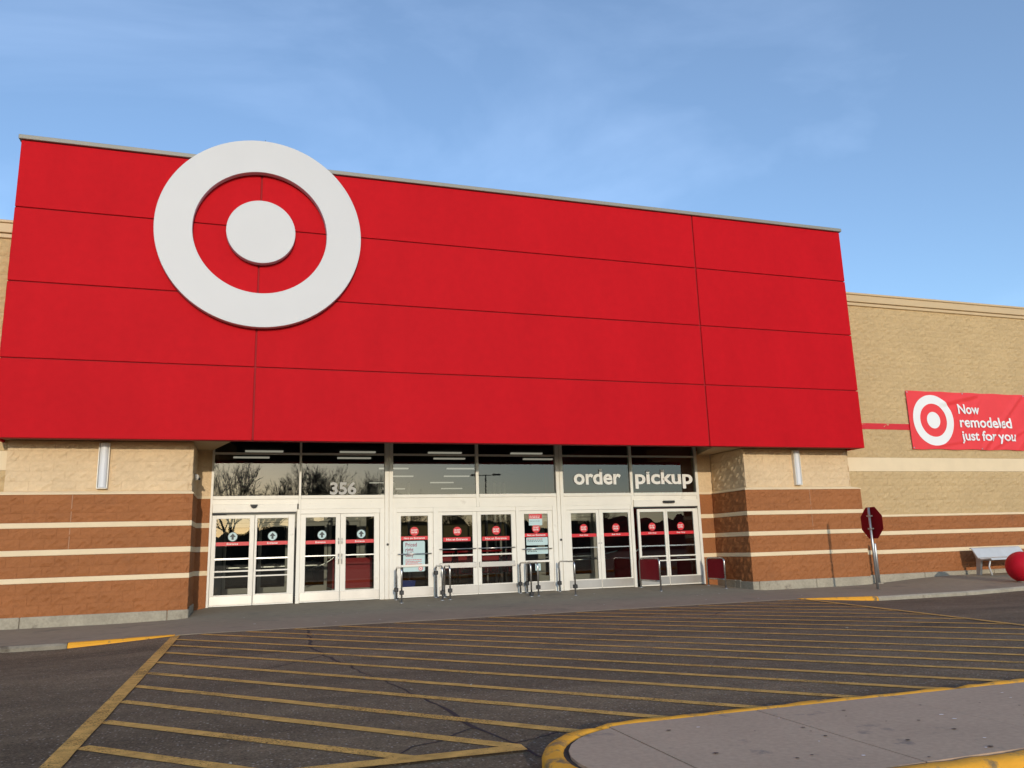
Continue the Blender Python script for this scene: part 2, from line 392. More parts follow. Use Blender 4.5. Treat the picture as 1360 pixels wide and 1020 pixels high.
def frange(a, b, st):
    k = max(1, round((b - a) / st)); return [a + (b - a) * i / k for i in range(k + 1)]
def grid(mb, xs, ys, fz, mi=0):
    i0 = len(mb.v); nx = len(xs)
    for y in ys:
        for x in xs: mb.v.append((x, y, fz(x, y)))
    for j in range(len(ys) - 1):
        for i in range(nx - 1):
            a = i0 + j * nx + i; mb.f.append([a, a + 1, a + nx + 1, a + nx]); mb.m.append(mi); mb.sm.append(True)

mb = MB()
grid(mb, [-900, -300, -100, -40, -15, -6] + frange(-4, 30, .5) + [36, 60, 120, 300, 900], [-900, -400, -200, -100, -60, -40, -30, -22] + frange(-18, EDGE, .4), road_z)
road = mb.build('road', M_asph); tag(road, 'dark asphalt lane with yellow hatched crossing', None, None, 'structure')

# pavement in front of the shop
mb = MB()
xs = [-60, -30, -12, -6] + frange(-3, 30, .25) + [36, 60]
grid(mb, xs, frange(EDGE, 2.3, .22), walk_z)
for a, b in zip(xs, xs[1:]):
    mb.poly([(a, EDGE, -.5), (b, EDGE, -.5), (b, EDGE, walk_z(b, EDGE)), (a, EDGE, walk_z(a, EDGE))])
walk = mb.build('pavement', M_walk); tag(walk, 'grey concrete pavement before the shop doors', None, None, 'structure')

def ribbon(name, pts, width, mat_, fz, dz, parent, ragged=0.0, seed=1, wv=None):
    rg = random.Random(seed); mb = MB(); P = []
    for (a, b) in zip(pts, pts[1:]):
        n = max(1, int(math.dist(a, b) / .22))
        P += [(a[0] + (b[0] - a[0]) * i / n, a[1] + (b[1] - a[1]) * i / n) for i in range(n)]
    P.append(pts[-1]); i0 = 0
    for k, p in enumerate(P):
        q0, q1 = P[max(k - 1, 0)], P[min(k + 1, len(P) - 1)]
        d = (q1[0] - q0[0], q1[1] - q0[1]); ln = math.hypot(*d) or 1; nx, ny = -d[1] / ln, d[0] / ln
        wd = width * (1 if wv is None else wv(k / max(1, len(P) - 1)))
        h0 = wd / 2 + rg.uniform(-1, 1) * ragged; h1 = wd / 2 + rg.uniform(-1, 1) * ragged
        for h in (h0, -h1):
            x, y = p[0] + nx * h, p[1] + ny * h; mb.v.append((x, y, fz(x, y) + dz))
    for k in range(len(P) - 1):
        mb.f.append([2 * k, 2 * k + 1, 2 * k + 3, 2 * k + 2]); mb.m.append(0); mb.sm.append(False)
    return mb.build(name, mat_, parent)

# hatched crossing: every stripe is its own strip of paint
RBX = lambda y: 15.03 + (y + 3.2) * .187           # the sloping border on the far side
KE = -12.0                                         # the island kerb
def clip_end(x0, y0, m):
    x, y = x0, y0
    while True:
        x += .02; y -= .02 * m
        lim = -12.0 if x < 6.15 else KE
        if y < lim or x > RBX(y) - .02: return x, y
for k, (x0, y0, m_) in enumerate([(3.62, -11.7, 1.03), (3.62, -10.83, 1.05), (3.62, -9.99, 1.07), (3.62, -9.11, 1.15), (3.62, -8.27, 1.18), (3.62, -7.37, 1.17), (3.62, -6.45, 1.18),
        (3.62, -5.45, 1.18), (3.62, -4.55, 1.18), (3.62, -3.72, 1.18)] + [(x, -3.14, 1.18) for x in (3.95, 4.62, 5.33, 6.05, 6.95, 7.8, 8.58, 9.38, 10.2, 11.05, 11.88, 12.7, 13.62, 14.45)]):
    ribbon('hatch_stripe', [(x0, y0), clip_end(x0, y0, m_)], .105, M_line, road_z, .005, road, .003, k)
ribbon('border_line', [(3.58, -3.08), (3.57, -8), (3.535, -12.6)], .125, M_line, road_z, .010, road, .003, 50)
ribbon('border_line', [(3.6, -12.02), (6.16, -12.08)], .13, M_line, road_z, .0145, road, .003, 51)
ribbon('border_line', [(15.06, -3.1), (RBX(-8.8), -8.8), (RBX(-11.9), -11.9)], .11, M_line, road_z, .010, road, .006, 52)

# cracks in the asphalt
M_crack = mat('tar crack', (.018, .015, .014), .8, var=.2, vscale=9)
def jitter(pts, amp, seed, step=.18):
    rg = random.Random(seed); o = []
    for a, b in zip(pts, pts[1:]):
        n = max(1, int(math.dist(a, b) / step))
        for i in range(n):
            t = i / n; o.append((a[0] + (b[0] - a[0]) * t + rg.uniform(-amp, amp), a[1] + (b[1] - a[1]) * t + rg.uniform(-amp, amp)))
    o.append(pts[-1]); return o
for k, (pts, wd) in enumerate([([(5.52, -3.1), (5.49, -3.9), (5.42, -5.23), (5.39, -5.98), (5.5, -7.1), (5.64, -7.92), (5.74, -8.87), (5.96, -10.08), (6.0, -10.92), (6.03, -11.34), (6.14, -12.05), (6.3, -12.9)], .026),
        ([(5.4, -6.0), (4.7, -6.35), (3.9, -6.5), (2.9, -6.8), (1.5, -6.7)], .018), ([(5.45, -6.9), (4.9, -7.6), (4.2, -8.0)], .012),
        ([(6.05, -11.4), (5.6, -11.75), (5.1, -12.25), (4.9, -13.2)], .014), ([(6.15, -11.9), (6.5, -11.75)], .015),
        ([(12.5, -4.4), (11.2, -5.6), (10.4, -5.4), (9.2, -6.7)], .016), ([(9.2, -4.6), (7.6, -4.9), (6.2, -6.2)], .012)]):
    ribbon('crack', jitter(pts, .035, k), wd, M_crack, road_z, .0025, road, wd * .35, 70 + k, lambda t: .5 + .9 * abs(math.sin(3.3 * t + 1)))
# chewing gum spots
mb = MB(); rg = random.Random(4)
for k in range(26):
    x, y = rg.uniform(4, 16), rg.uniform(-2.7, 1.4); r_ = rg.uniform(.012, .03)
    mb.poly([(x + r_ * math.cos(t * 1.05), y + r_ * math.sin(t * 1.05), walk_z(x, y) + .005) for t in range(6)])
g = mb.build('gum_spots', M_decw, walk); g['kind'] = 'stuff'

# grit and dead leaf scraps on the lane
mb = MB(); rg = random.Random(14)
for k in range(420):
    x, y = rg.uniform(-3, 14), rg.uniform(-13.5, -3.3); r_ = rg.uniform(.004, .014) * (1.6 if k % 9 == 0 else 1); a = rg.uniform(0, 6)
    if y < -11.4 and x > 5.5: continue
    z = road_z(x, y) + .006
    mb.poly([(x + r_ * math.cos(a + t * 1.57) * rg.uniform(.6, 1.4), y + r_ * math.sin(a + t * 1.57), z + rg.uniform(0, r_ * .8)) for t in range(4)], k % 3 % 2)
g = mb.build('grit', [M_conc, mat('dead leaf', (.10, .06, .03), .8)], road); g['kind'] = 'stuff'

# ------------------------------------------------------------------ kerbs along the pavement
kerb = bpy.data.objects.new('kerb', None); COL.objects.link(kerb); tag(kerb, 'kerb edging the shop pavement, partly yellow', None, None, 'structure')
def kerb_stone(x0, x1, m_, parent, ztop=.006, y0=EDGE - .075, y1=EDGE + .085):
    mb = MB(); xs = frange(x0, x1, .3); prof = [(y0, -.4), (y0, -.03), (y0 + .035, 0), (y1, 0), (y1, -.4)]
    i0 = len(mb.v)
    for x in xs:
        for (y, z) in prof: mb.v.append((x, y, z + walk_z(x, EDGE) + ztop))
    n = len(prof)
    for i in range(len(xs) - 1):
        for j in range(n - 1):
            a = i * n + j; mb.f.append([a, a + n, a + n + 1, a + 1]); mb.m.append(0); mb.sm.append(False)
    mb.f.append(list(range(n))); mb.m.append(0); mb.sm.append(False)
    mb.f.append([(len(xs) - 1) * n + j for j in range(n)][::-1]); mb.m.append(0); mb.sm.append(False)
    return mb.build('kerb_stone', m_, parent)
M_conc2 = mat('worn kerb concrete', (0.27, 0.235, 0.175), 0.9, var=.2, vscale=3, var2=.15, v2scale=22, bump=.006, bscale=40, dirt=((.12, .095, .07), .55, .7, 3.5), spec=.2)
for a in (-17, -14, -11, -8, -5, -2): kerb_stone(a, a + 2.99, M_conc2, kerb)
kerb_stone(1.0, 2.08, M_conc2, kerb)
kerb_stone(2.09, 3.55, M_yel, kerb)['label'] = 'yellow painted kerb ramping down to the crossing near the brown pillar'
kerb_stone(15.08, 16.95, M_yel, kerb)['label'] = 'yellow painted kerb ramping down near the stop sign'
for a in (16.96, 19.3, 21.7, 24.1, 26.5, 28.9): kerb_stone(a, a + 2.33 if a > 17 else 19.29, M_conc, kerb)

# ------------------------------------------------------------------ island in the foreground
isl = bpy.data.objects.new('traffic_island', None); COL.objects.link(isl); tag(isl, 'raised concrete island with yellow kerb', None, None, 'structure')
IY0, IY1, IZ = -13.66, -12.04, .10
ic = (6.85, (IY0 + IY1) / 2); ir = (IY1 - IY0) / 2; KW = .115
def isl_out(s, off=0.0):
    """outline by length s: back edge from far right to nose, around, front edge back to far right"""
    r_ = ir - off; straight = 30 - ic[0]; arc = math.pi * r_
    if s < straight: return (30 - s, ic[1] + r_)
    if s < straight + arc:
        t = (s - straight) / r_; return (ic[0] - r_ * math.sin(t), ic[1] + r_ * math.cos(t))
    return (ic[0] + (s - straight - arc), ic[1] - r_)
SL = 30 - ic[0]
def isl_pt(u, off):
    if u < SL: return (30 - u, ic[1] + ir - off)
    if u < SL + math.pi:
        t = u - SL; r_ = ir - off; return (ic[0] - r_ * math.sin(t), ic[1] + r_ * math.cos(t))
    return (ic[0] + (u - SL - math.pi), ic[1] - ir + off)
def isl_kerb(u0, u1, seed):
    rg = random.Random(seed); mb = MB(); n = max(4, int((u1 - u0) / .12)); P = [(0, -.3), (0, IZ - .035), (.012, IZ - .012), (.04, IZ), (KW - .03, IZ + .002), (KW, IZ - .012), (KW, -.1)]
    for i in range(n + 1):
        u = u0 + (u1 - u0) * i / n; e = min(i, n - i); sh = .010 if e == 0 else 0
        for j, (o_, z) in enumerate(P):
            jj = rg.uniform(-.006, .004) if j in (3, 4) else 0
            x, y = isl_pt(u, o_ + (sh if j < 5 else 0)); mb.v.append((x, y, z + jj - (sh if 0 < j < 6 else 0)))
    m = len(P)
    for i in range(n):
        for j in range(m - 1):
            a = i * m + j; mb.f.append([a, a + 1, a + m + 1, a + m]); mb.m.append(0); mb.sm.append(True)
    mb.f.append(list(range(m))[::-1]); mb.m.append(0); mb.sm.append(False)
    mb.f.append([n * m + j for j in range(m)]); mb.m.append(0); mb.sm.append(False)
    return mb.build('kerb_stone', M_yel, isl)
us = [SL + .33 - 2.9 * k for k in range(8, 0, -1)] + [SL + .33, SL + math.pi - .5] + [SL + math.pi + 2.2 + 2.9 * k for k in range(8)]
us = [u for u in us if u >= 0]
for k, (a, b) in enumerate(zip(us, us[1:])): isl_kerb(a + .004, b - .004, k)
# core (dirt shows in the joints) and slabs
INN = KW + .008
def isl_poly(x0, x1, off):
    pts = []
    if x0 < ic[0]:
        r_ = ir - off; n = 16
        ta = 0.0
        pts = [(ic[0] - r_ * math.sin(math.pi * i / n), ic[1] + r_ * math.cos(math.pi * i / n)) for i in range(n + 1)]
        pts = [p for p in pts if p[0] <= x1]
        yy = math.sqrt(max(0, r_ * r_ - (min(x1, ic[0]) - ic[0]) ** 2))
        pts = [(x1, ic[1] + yy)] + pts + [(x1, ic[1] - yy)]
    else:
        r_ = ir - off; pts = [(x1, ic[1] + r_), (x0, ic[1] + r_), (x0, ic[1] - r_), (x1, ic[1] - r_)]
    return pts
def prism_z(mb, pts, z0, z1, mi=0):
    n = len(pts); mb.poly([(x, y, z1) for x, y in pts], mi)
    for (a, b) in zip(pts, pts[1:] + pts[:1]): mb.poly([(a[0], a[1], z0), (b[0], b[1], z0), (b[0], b[1], z1), (a[0], a[1], z1)], mi)
mb = MB(); core = isl_poly(0, 6.5, KW - .01); prism_z(mb, core, -.1, IZ - .018); prism_z(mb, [(30, ic[1] + ir - KW + .01), (6.5, ic[1] + ir - KW + .01 - .06), (6.5, ic[1] - ir + KW - .01 + .06), (30, ic[1] - ir + KW - .01)], -.1, IZ - .0181)
mb.build('joint_bed', M_dirtj, isl)
xj = [6.66, 7.70, 8.72, 9.74, 10.76, 11.8, 12.8, 13.8, 14.8, 15.8, 16.8, 17.8, 18.8, 19.8, 20.8, 21.8]
mb = MB(); prism_z(mb, isl_poly(0, xj[0] - .005, INN + .022), -.1, IZ - .003); mb.build('paving_slab', M_slab, isl)
mb = MB()
r_ = ir - INN; n_ = 6
tp = [(xj[0] + .005 + (ic[0] - xj[0]) * i / n_) for i in range(n_ + 1)]
pts = [(x, ic[1] + math.sqrt(max(0, r_ * r_ - (min(x, ic[0]) - ic[0]) ** 2))) for x in tp] + [(xj[1] - .005, ic[1] + r_)]
pts = pts[::-1] + [(x, 2 * ic[1] - y) for x, y in pts]
prism_z(mb, pts, -.1, IZ - .002); mb.build('paving_slab', M_slab, isl)
for k, (a, b) in enumerate(zip(xj[1:], xj[2:])):
    mb = MB(); r_ = ir - INN; prism_z(mb, [(b - .005, ic[1] + r_), (a + .005, ic[1] + r_), (a + .005, ic[1] - r_), (b - .005, ic[1] - r_)], -.1, IZ - .002 - .002 * (k % 3)); mb.build('paving_slab', M_slab, isl)
mb = MB(); rg = random.Random(8)
for k in range(60):
    x, y = rg.uniform(6.4, 12), rg.uniform(-13.5, -12.4); s_ = rg.uniform(.006, .02); a = rg.uniform(0, 6)
    mb.poly([(x + s_ * math.cos(a + t * 1.25) * rg.uniform(.6, 1.3), y + s_ * .7 * math.sin(a + t * 1.25), IZ + .003) for t in range(5)], k % 3 == 0)
g = mb.build('specks', [M_dirtj, M_decw], isl); g['kind'] = 'stuff'

# ------------------------------------------------------------------ the shop
shop = thing('store_building', 'big red fronted shop with tan block walls and glass entrance', 'store', (0, 0, 0))

# split-face blocks ------------------------------------------------------------
BW, BH, BD = .406, .2, .05
def block_geo(rg, w_, h_, nx=6, nz=4):
    vv = []; fs = []
    for k in range(nz):
        for i in range(nx):
            e = i in (0, nx - 1) or k in (0, nz - 1)
            x = w_ * i / (nx - 1); z = h_ * k / (nz - 1)
            if not e: x += rg.uniform(-.014, .014); z += rg.uniform(-.011, .011)
            y = -BD + (rg.uniform(.001, .005) if e else rg.uniform(-.020, .012))
            vv.append((x, y, z))
    for k in range(nz - 1):
        for i in range(nx - 1):
            a = k * nx + i; fs.append((a, a + 1, a + nx + 1, a + nx))
    b = len(vv); vv += [(0, 0, 0), (w_, 0, 0), (w_, 0, h_), (0, 0, h_)]
    c0, c1, c2, c3 = 0, nx - 1, nz * nx - 1, (nz - 1) * nx
    fs += [(b, b + 1, c1, c0), (b + 1, b + 2, c2, c1), (b + 2, b + 3, c3, c2), (b + 3, b, c0, c3)]
    return vv, fs
rgb = random.Random(11)
BV = [block_geo(rgb, 1, 1) for _ in range(14)]
# geometry is unit wide/high in x,z but depth is metric
def variant(i, w_, h_):
    vv, fs = BV[i]; return [(x * w_, y, z * h_) for x, y, z in vv], fs
BMESH = {}
def block_mesh(i, kind):
    if (i, kind) not in BMESH:
        rr = random.Random(i * 7 + 3); 
        vv, fs = block_geo(rr, BW - .003, BH - .0025)
        me = bpy.data.meshes.new('block'); me.from_pydata(vv, [], fs); me.materials.append({'cream': M_cream, 'tan': M_tan, 'brown': M_brown}[kind]); me.update()
        BMESH[i, kind] = me
    return BMESH[i, kind]
NB = [0]
def courses(u0, u1, z0, z1, kind, place, parent, mb=None, seed=0, uoff=0.0):
    """blocks in running bond between u0..u1 and z0..z1; place(u,z)->(loc, rot). single objects unless mb given"""
    rg = random.Random(seed); nr = max(1, round((z1 - z0) / BH)); h = (z1 - z0) / nr
    for r_ in range(nr):
        u = u0 - ((r_ % 2) * BW / 2); 
        while u < u1 - .02:
            a, b = max(u, u0), min(u + BW, u1)
            if b - a > .03:
                i = rg.randrange(14); z = z0 + r_ * h
                if mb is None:
                    o = link('block', block_mesh(i, kind), parent); loc, rz = place(a + .0015, z + .00125)
                    o.location = loc; o.rotation_euler = (0, 0, rz); o.scale = ((b - a) / BW, 1, h / BH); NB[0] += 1
                else:
                    vv, fs = variant(i, b - a - .003, h - .0025); (lx, ly, lz), rz = place(a + .0015, z + .00125); c, s_ = math.cos(rz), math.sin(rz)
                    mb.mesh([(lx + c * x - s_ * y, ly + s_ * x + c * y, lz + z_) for x, y, z_ in vv], fs, {'cream': 0, 'tan': 1, 'brown': 2}[kind])
            u += BW
MB3 = [M_cream, M_tan, M_brown]

ZB, ZT = 3.452, 9.537
YP = .57                      # brown pillar front (block faces); cream sits 5 cm back
BANDS = [(.775, .875), (1.28, 1.39), (1.795, 1.90)]
BROWN = [(.17, .775), (.875, 1.28), (1.39, 1.795), (1.90, 2.43)]
def pillar(x0, x1, x0c, x1c, lbl, inner, seed):
    """x0..x1 brown, x0c..x1c cream; inner = 'hi' if the door side is at x1"""
    YB = 2.16
    p = MB(); p.box(x0 + .020, x1 - .020, YP + .012, YB, -.3, 2.44); 
    po = p.build('pillar', [M_brown], shop); po['label'] = lbl
    xi = x1 if inner == 'hi' else x0; xic = x1c if inner == 'hi' else x0c
    cr = MB(); cr.box(x0c + .020, x1c - .020, YP + .064, YB - .01, 2.43, ZB + .034); cr.build('upper_wall', M_cream, po)
    front = lambda u, z: ((u, YP + .05, z), 0)
    frontc = lambda u, z: ((u, YP + .10, z), 0)
    for k, (a, b) in enumerate(BROWN): courses(x0, x1, a, b, 'brown', front, po, seed=seed + k)
    courses(x0c, x1c, 2.50, ZB + .02, 'cream', frontc, po, seed=seed + 9)
    # reveal beside the doors
    mb = MB()
    if inner == 'hi': sid = lambda u, z: ((xi - .05, u, z), math.pi / 2); sidc = lambda u, z: ((xic - .05, u, z), math.pi / 2); 
    else:
        sid = lambda u, z: ((xi + .05, YP + YB - u, z), -math.pi / 2); sidc = lambda u, z: ((xic + .05, YP + YB - u, z), -math.pi / 2)
    for k, (a, b) in enumerate(BROWN): courses(YP, YB, a, b, 'brown', sid, po, mb, seed + 20 + k)
    courses(YP + .05, YB, 2.50, ZB + .02, 'cream', sidc, po, mb, seed + 30)
    # outer end returns to the wall
    if inner == 'hi':
        s2 = lambda u, z: ((x0 + .05, YP + .6 - (u - YP), z), -math.pi / 2)
    else:
        s2 = lambda u, z: ((x1 - .05, u, z), math.pi / 2)
    for k, (a, b) in enumerate(BROWN): courses(YP, YP + .2, a, b, 'brown', s2, po, mb, seed + 40 + k)
    o = mb.build('reveal_blocks', MB3, po); o['kind'] = 'stuff'
    for (a, b) in BANDS:
        mb = MB(); mb.cbox(x0 - .006, x1 + .006, YP - .008, YB, a + .002, b - .002, .006); mb.build('band', M_band, po)
    # sloping sill between brown and cream
    mb = MB(); e = .012
    X0, X1 = x0 - e, x1 + e; Y0 = YP - e
    lo = [(X0, Y0, 2.432), (X1, Y0, 2.432), (X1, YB - .02, 2.432), (X0, YB - .02, 2.432)]
    md = [(X0, Y0, 2.452), (X1, Y0, 2.452), (X1, YB - .02, 2.452), (X0, YB - .02, 2.452)]
    hi = [(x0c + .01, YP + .06, 2.50), (x1c - .01, YP + .06, 2.50), (x1c - .01, YB - .02, 2.50), (x0c + .01, YB - .02, 2.50)]
    for A, B in ((lo, md), (md, hi)):
        for i in range(4): mb.poly([A[i], A[(i + 1) % 4], B[(i + 1) % 4], B[i]])
    mb.poly(lo[::-1]); mb.poly(hi); mb.build('sill', M_band, po)
    # concrete base course in lengths
    xs_ = frange(x0 - .01, x1 + .01, 2.4); rg = random.Random(seed)
    if inner == 'hi': xs_ = [x0 - .3, x0 + .93, x1 - .36, x1 + .03]
    else: xs_ = [x0 - .03, x0 + .16, x0 + 1.85, x1 + .02]
    for a, b in zip(xs_, xs_[1:]):
        mb = MB(); mb.cbox(a + .004, b - .004, YP - .03, YP + .5, -.2, .172, .014); mb.build('base_block', M_conc, po)
    xr = (xi + .03 if inner == 'hi' else xi - .03)
    for a, b in ((YP + .5, 1.3), (1.3, YB)):
        mb = MB(); mb.cbox(min(xr, xi - .2 if inner == 'hi' else xi + .2), max(xr, xi - .2 if inner == 'hi' else xi + .2), a + .004, b - .004, -.2, .2, .014); mb.build('base_block', M_conc, po)
    mb = MB(); xc = (18.4 if inner == 'lo' else 1.32)
    mb.box(xc - .007, xc + .007, YP - .009, YP + .02, 1.395, 1.79); mb.box(xc - .007, xc + .007, YP - .009, YP + .02, 1.905, 2.425); mb.build('sealant_joint', mat('joint sealant', (.42, .22, .12), .7), po)['kind'] = 'stuff'
    return po
pillar(-.32, 3.49, .13, 3.46, 'brown and cream striped block pillar beside the entrance doors', 'hi', 100)
pillar(16.47, 20.04, 16.50, 19.78, 'brown and cream striped block pillar beside the order pickup doors', 'lo', 200)

# wing walls -------------------------------------------------------------------
YW = .72
WB = [(.71, .82), (1.20, 1.31)]
def wing(x0, x1, dens, lbl, seed, single_to):
    mb = MB(); mb.box(x0, x1, YW + .012, YW + .35, -.3, 7.64); wo = mb.build('wall', M_tan, shop); wo['label'] = lbl
    pl = lambda u, z: ((u, YW + .05 - .002, z), 0)
    for k, (a, b, kd) in enumerate(((.19, .71, 'brown'), (.82, 1.20, 'brown'), (1.31, 1.68, 'brown'))):
        if single_to: courses(x0, single_to, a, b, kd, pl, wo, seed=seed + k)
        m2 = MB(); courses(single_to or x0, x1, a, b, kd, pl, wo, m2, seed + 10 + k); o = m2.build('block_courses', MB3, wo); o['kind'] = 'stuff'
    m2 = MB()
    courses(x0, x1, 1.74, 2.91, 'tan', pl, wo, m2, seed + 20); courses(x0, x1, 3.29, 7.62, 'tan', pl, wo, m2, seed + 21)
    o = m2.build('upper_block_courses', MB3, wo); o['kind'] = 'stuff'
    for (a, b) in WB:
        mb = MB(); mb.cbox(x0, x1, YW - .01, YW + .1, a + .002, b - .002, .006); mb.build('band', M_band, wo)
    mb = MB(); mb.cbox(x0, x1, YW - .014, YW + .1, 1.683, 1.742, .01); mb.build('sill', M_band, wo)
    mb = MB(); mb.cbox(x0, x1, YW - .006, YW + .1, 2.912, 3.288, .006); mb.build('pale_band', M_band, wo)
    xx = x0
    rg = random.Random(seed)
    while xx < x1:
        mb = MB(); mb.cbox(xx + .004, min(xx + 2.44, x1) - .004, YW - .045, YW + .2, -.2, .19, .014); mb.build('base_block', M_conc, wo); xx += 2.44
    # cornice: lower bead, fascia, cap
    mb = MB(); mb.cbox(x0, x1, YW - .05, YW + .4, 7.60, 7.69, .01); mb.cbox(x0, x1, YW - .09, YW + .42, 7.70, 7.90, .01); mb.cbox(x0, x1, YW - .115, YW + .45, 7.905, 7.965, .01)
    mb.build('cornice', M_corn, wo)
    mb = MB(); mb.box(x0, x1, YW - .004 - .012, YW + .05, 4.07, 4.235); mb.build('red_stripe', M_decr, wo)
    return wo
wing(19.5, 36.0, 0, 'tan block side wall with brown striped base behind bench', 300, 26.3)
wing(-14.0, .3, 0, 'tan block side wall beyond the pillar with the white lamp', 400, None)
mb = MB(); mb.box(-14, 36, 1.2, 42, 7.0, 7.3); mb.build('roof', M_cap, shop)
mb = MB(); mb.box(-14.0, -13.7, 1.2, 42, -.3, 7.0); mb.box(35.7, 36, 1.2, 42, -.3, 7.0); mb.box(-14, 36, 41.7, 42, -.3, 7.0); mb.build('outer_wall', M_tan, shop)

# red fascia ------------------------------------------------------------------
W = 19.827; XJ = [0, 4.597, 15.195, W]; ZTOP = 9.445
mb = MB(); g_ = .035
mb.box(g_, W - g_, g_, .30, ZB + .03, 4.1); mb.box(g_, W - g_, g_, 2.6, 4.101, ZTOP - .01); fas = mb.build('fascia', M_redj, shop)
zj = [ZB + (ZT - ZB) * k / 4 for k in range(4)] + [ZTOP]
for r_ in range(4):
    for c_ in range(3):
        mb = MB(); a, b = XJ[c_], XJ[c_ + 1]; gx = .018
        x0 = a + (gx if c_ else 0); x1 = b - (gx if c_ < 2 else 0); z0 = zj[r_] + (.012 if r_ else 0); z1 = zj[r_ + 1] - .012
        y1 = .05 if c_ == 1 else 2.55
        # plate, plus the return round the corner on the end panels
        mb.cbox(x0, x1, 0, .05, z0, z1, .007)
        if c_ == 0: mb.box(x0 + .0, x0 + .045, .052, 2.6, z0, z1)
        if c_ == 2: mb.box(x1 - .045, x1, .052, 2.6, z0, z1)
        mb.build('panel', M_red, fas)
mb = MB(); mb.cbox(-.045, W + .045, -.055, 2.7, ZTOP + .002, ZT, .008); mb.build('coping', M_cap, fas)
# underside: lip, side soffits, raised centre over the doors
mb = MB()
mb.box(.05, W - .05, .052, .30, ZB + .012, ZB + .029)
mb.build('fascia_underside', M_redj, fas)
ZS = 3.50
mb = MB()
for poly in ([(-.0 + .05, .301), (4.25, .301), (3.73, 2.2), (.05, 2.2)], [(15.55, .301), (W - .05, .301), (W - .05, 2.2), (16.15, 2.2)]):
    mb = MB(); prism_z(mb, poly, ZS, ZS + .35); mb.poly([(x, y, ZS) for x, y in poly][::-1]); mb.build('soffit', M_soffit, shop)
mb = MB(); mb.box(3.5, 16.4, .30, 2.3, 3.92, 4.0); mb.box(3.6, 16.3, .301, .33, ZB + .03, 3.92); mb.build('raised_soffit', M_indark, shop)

# storefront -------------------------------------------------------------------
YD = 2.10
XL, XR = 3.76, 16.07
PB = [(3.81, 5.65), (5.70, 7.61), (7.81, 9.85), (9.93, 11.95), (12.15, 14.04), (14.12, 15.99)]     # transom bays
fr = MB()
Z0 = .09; ZH = 2.17                                             # head of the doors
fd0, fd1 = YD, YD + .12
fr.cbox(XL, 3.81, fd0, fd1, Z0, 3.9, .004)
for a, b in ((5.652, 5.698), (9.852, 9.928), (14.042, 14.118)): fr.cbox(a, b, fd0 + .002, fd1, 2.172, 3.9, .004)
for a, b in ((7.612, 7.808), (11.952, 12.148)):
    mid = (a + b) / 2
    fr.cbox(a, mid - .006, fd0 - .02, fd1, Z0, 3.9, .006); fr.cbox(mid + .006, b, fd0 - .02, fd1, Z0, 3.9, .006); fr.box(mid - .006, mid + .006, fd0 + .01, fd1 - .01, Z0, 3.9)
fr.cbox(15.992, XR, fd0, fd1, Z0, 3.9, .004)
for a, b in PB:
    fr.cbox(a + .001, b - .001, fd0 + .006, fd1, 3.42, 3.465, .004)
    fr.cbox(a + .001, b - .001, fd0 - .012, fd1, 2.405, 2.485, .008)
    fr.box(a + .001, b - .001, fd0 + .012, fd1, 2.30, 2.4049)
fr.box(5.70, 7.61, fd0 + .004, fd1, 2.172, 2.299)
for a, b in ((7.81, 9.85), (9.93, 11.95), (12.15, 14.04)): fr.box(a + .001, b - .001, fd0 + .004, fd1, 2.172, 2.299)
# jambs between doors
for a, b in ((5.62, 5.70), (7.50, 7.611), (7.809, 7.90), (8.775, 8.90), (10.86, 10.96), (11.83, 11.951), (12.149, 12.21), (14.0, 14.085), ): fr.cbox(a, b, fd0 + .001, fd1, Z0, 2.171, .004)
for a, b in ((5.70, 7.50), (7.90, 8.775), (8.90, 10.86), (10.96, 11.83), (12.21, 14.0)): fr.cbox(a + .001, b - .001, fd0 + .012, fd1, 2.064, 2.1715, .004)
fr.box(15.985, 15.9919, fd0 + .03, fd1, Z0, 2.171)
front = fr.build('storefront_frame', M_frame, shop)
# slim strips of wall either side of the frame
for x0, x1 in ((3.40, 3.759), (16.071, 16.5)):
    mb = MB(); mb.box(x0, x1, fd0 + .03, 2.4, 2.49, 3.6); mb.build('side_strip', M_cream, shop)
    for a, b in [(.0, .775), (.875, 1.28), (1.39, 1.795), (1.90, 2.43)]:
        mb = MB(); mb.box(x0, x1, fd0 + .03, 2.4, a, b); mb.build('side_strip', M_brown, shop)
    for a, b in [(.775, .875), (1.28, 1.39), (1.795, 1.90), (2.43, 2.49)]:
        mb = MB(); mb.box(x0, x1, fd0 + .024, 2.4, a, b); mb.build('side_band', M_band, shop)
for a, b in PB:
    for z0, z1 in ((2.486, 3.419), (3.466, 3.9)):
        mb = MB(); mb.poly([(a, YD + .05, z0), (b, YD + .05, z0), (b, YD + .05, z1), (a, YD + .05, z1)]); mb.build('transom_pane', M_glass, shop)
# operator headers over the two sliding doors
for x0, x1 in ((3.811, 5.62), (14.086, 15.985)):
    mb = MB(); mb.cbox(x0, x1, YD - .05, YD + .12, 2.115, 2.299, .008); mb.box(x0 + .02, x1 - .02, YD - .02, YD + .1, 2.085, 2.1149, 1); mb.build('door_header', [M_frame, M_black], shop)
mb = MB()
n = 10
for k in range(n):
    a0, a1 = math.pi + math.pi * k / n, math.pi + math.pi * (k + 1) / n
    mb.poly([(4.68, YD - .11, 2.275), (4.68 + .075 * math.cos(a0), YD - .1, 2.275 + .07 * math.sin(a0)), (4.68 + .075 * math.cos(a1), YD - .1, 2.275 + .07 * math.sin(a1))])
    mb.poly([(4.68 + .075 * math.cos(a0), YD - .1, 2.275 + .07 * math.sin(a0)), (4.68 + .075 * math.cos(a0), YD - .05, 2.275 + .07 * math.sin(a0)), (4.68 + .075 * math.cos(a1), YD - .05, 2.275 + .07 * math.sin(a1)), (4.68 + .075 * math.cos(a1), YD - .1, 2.275 + .07 * math.sin(a1))])
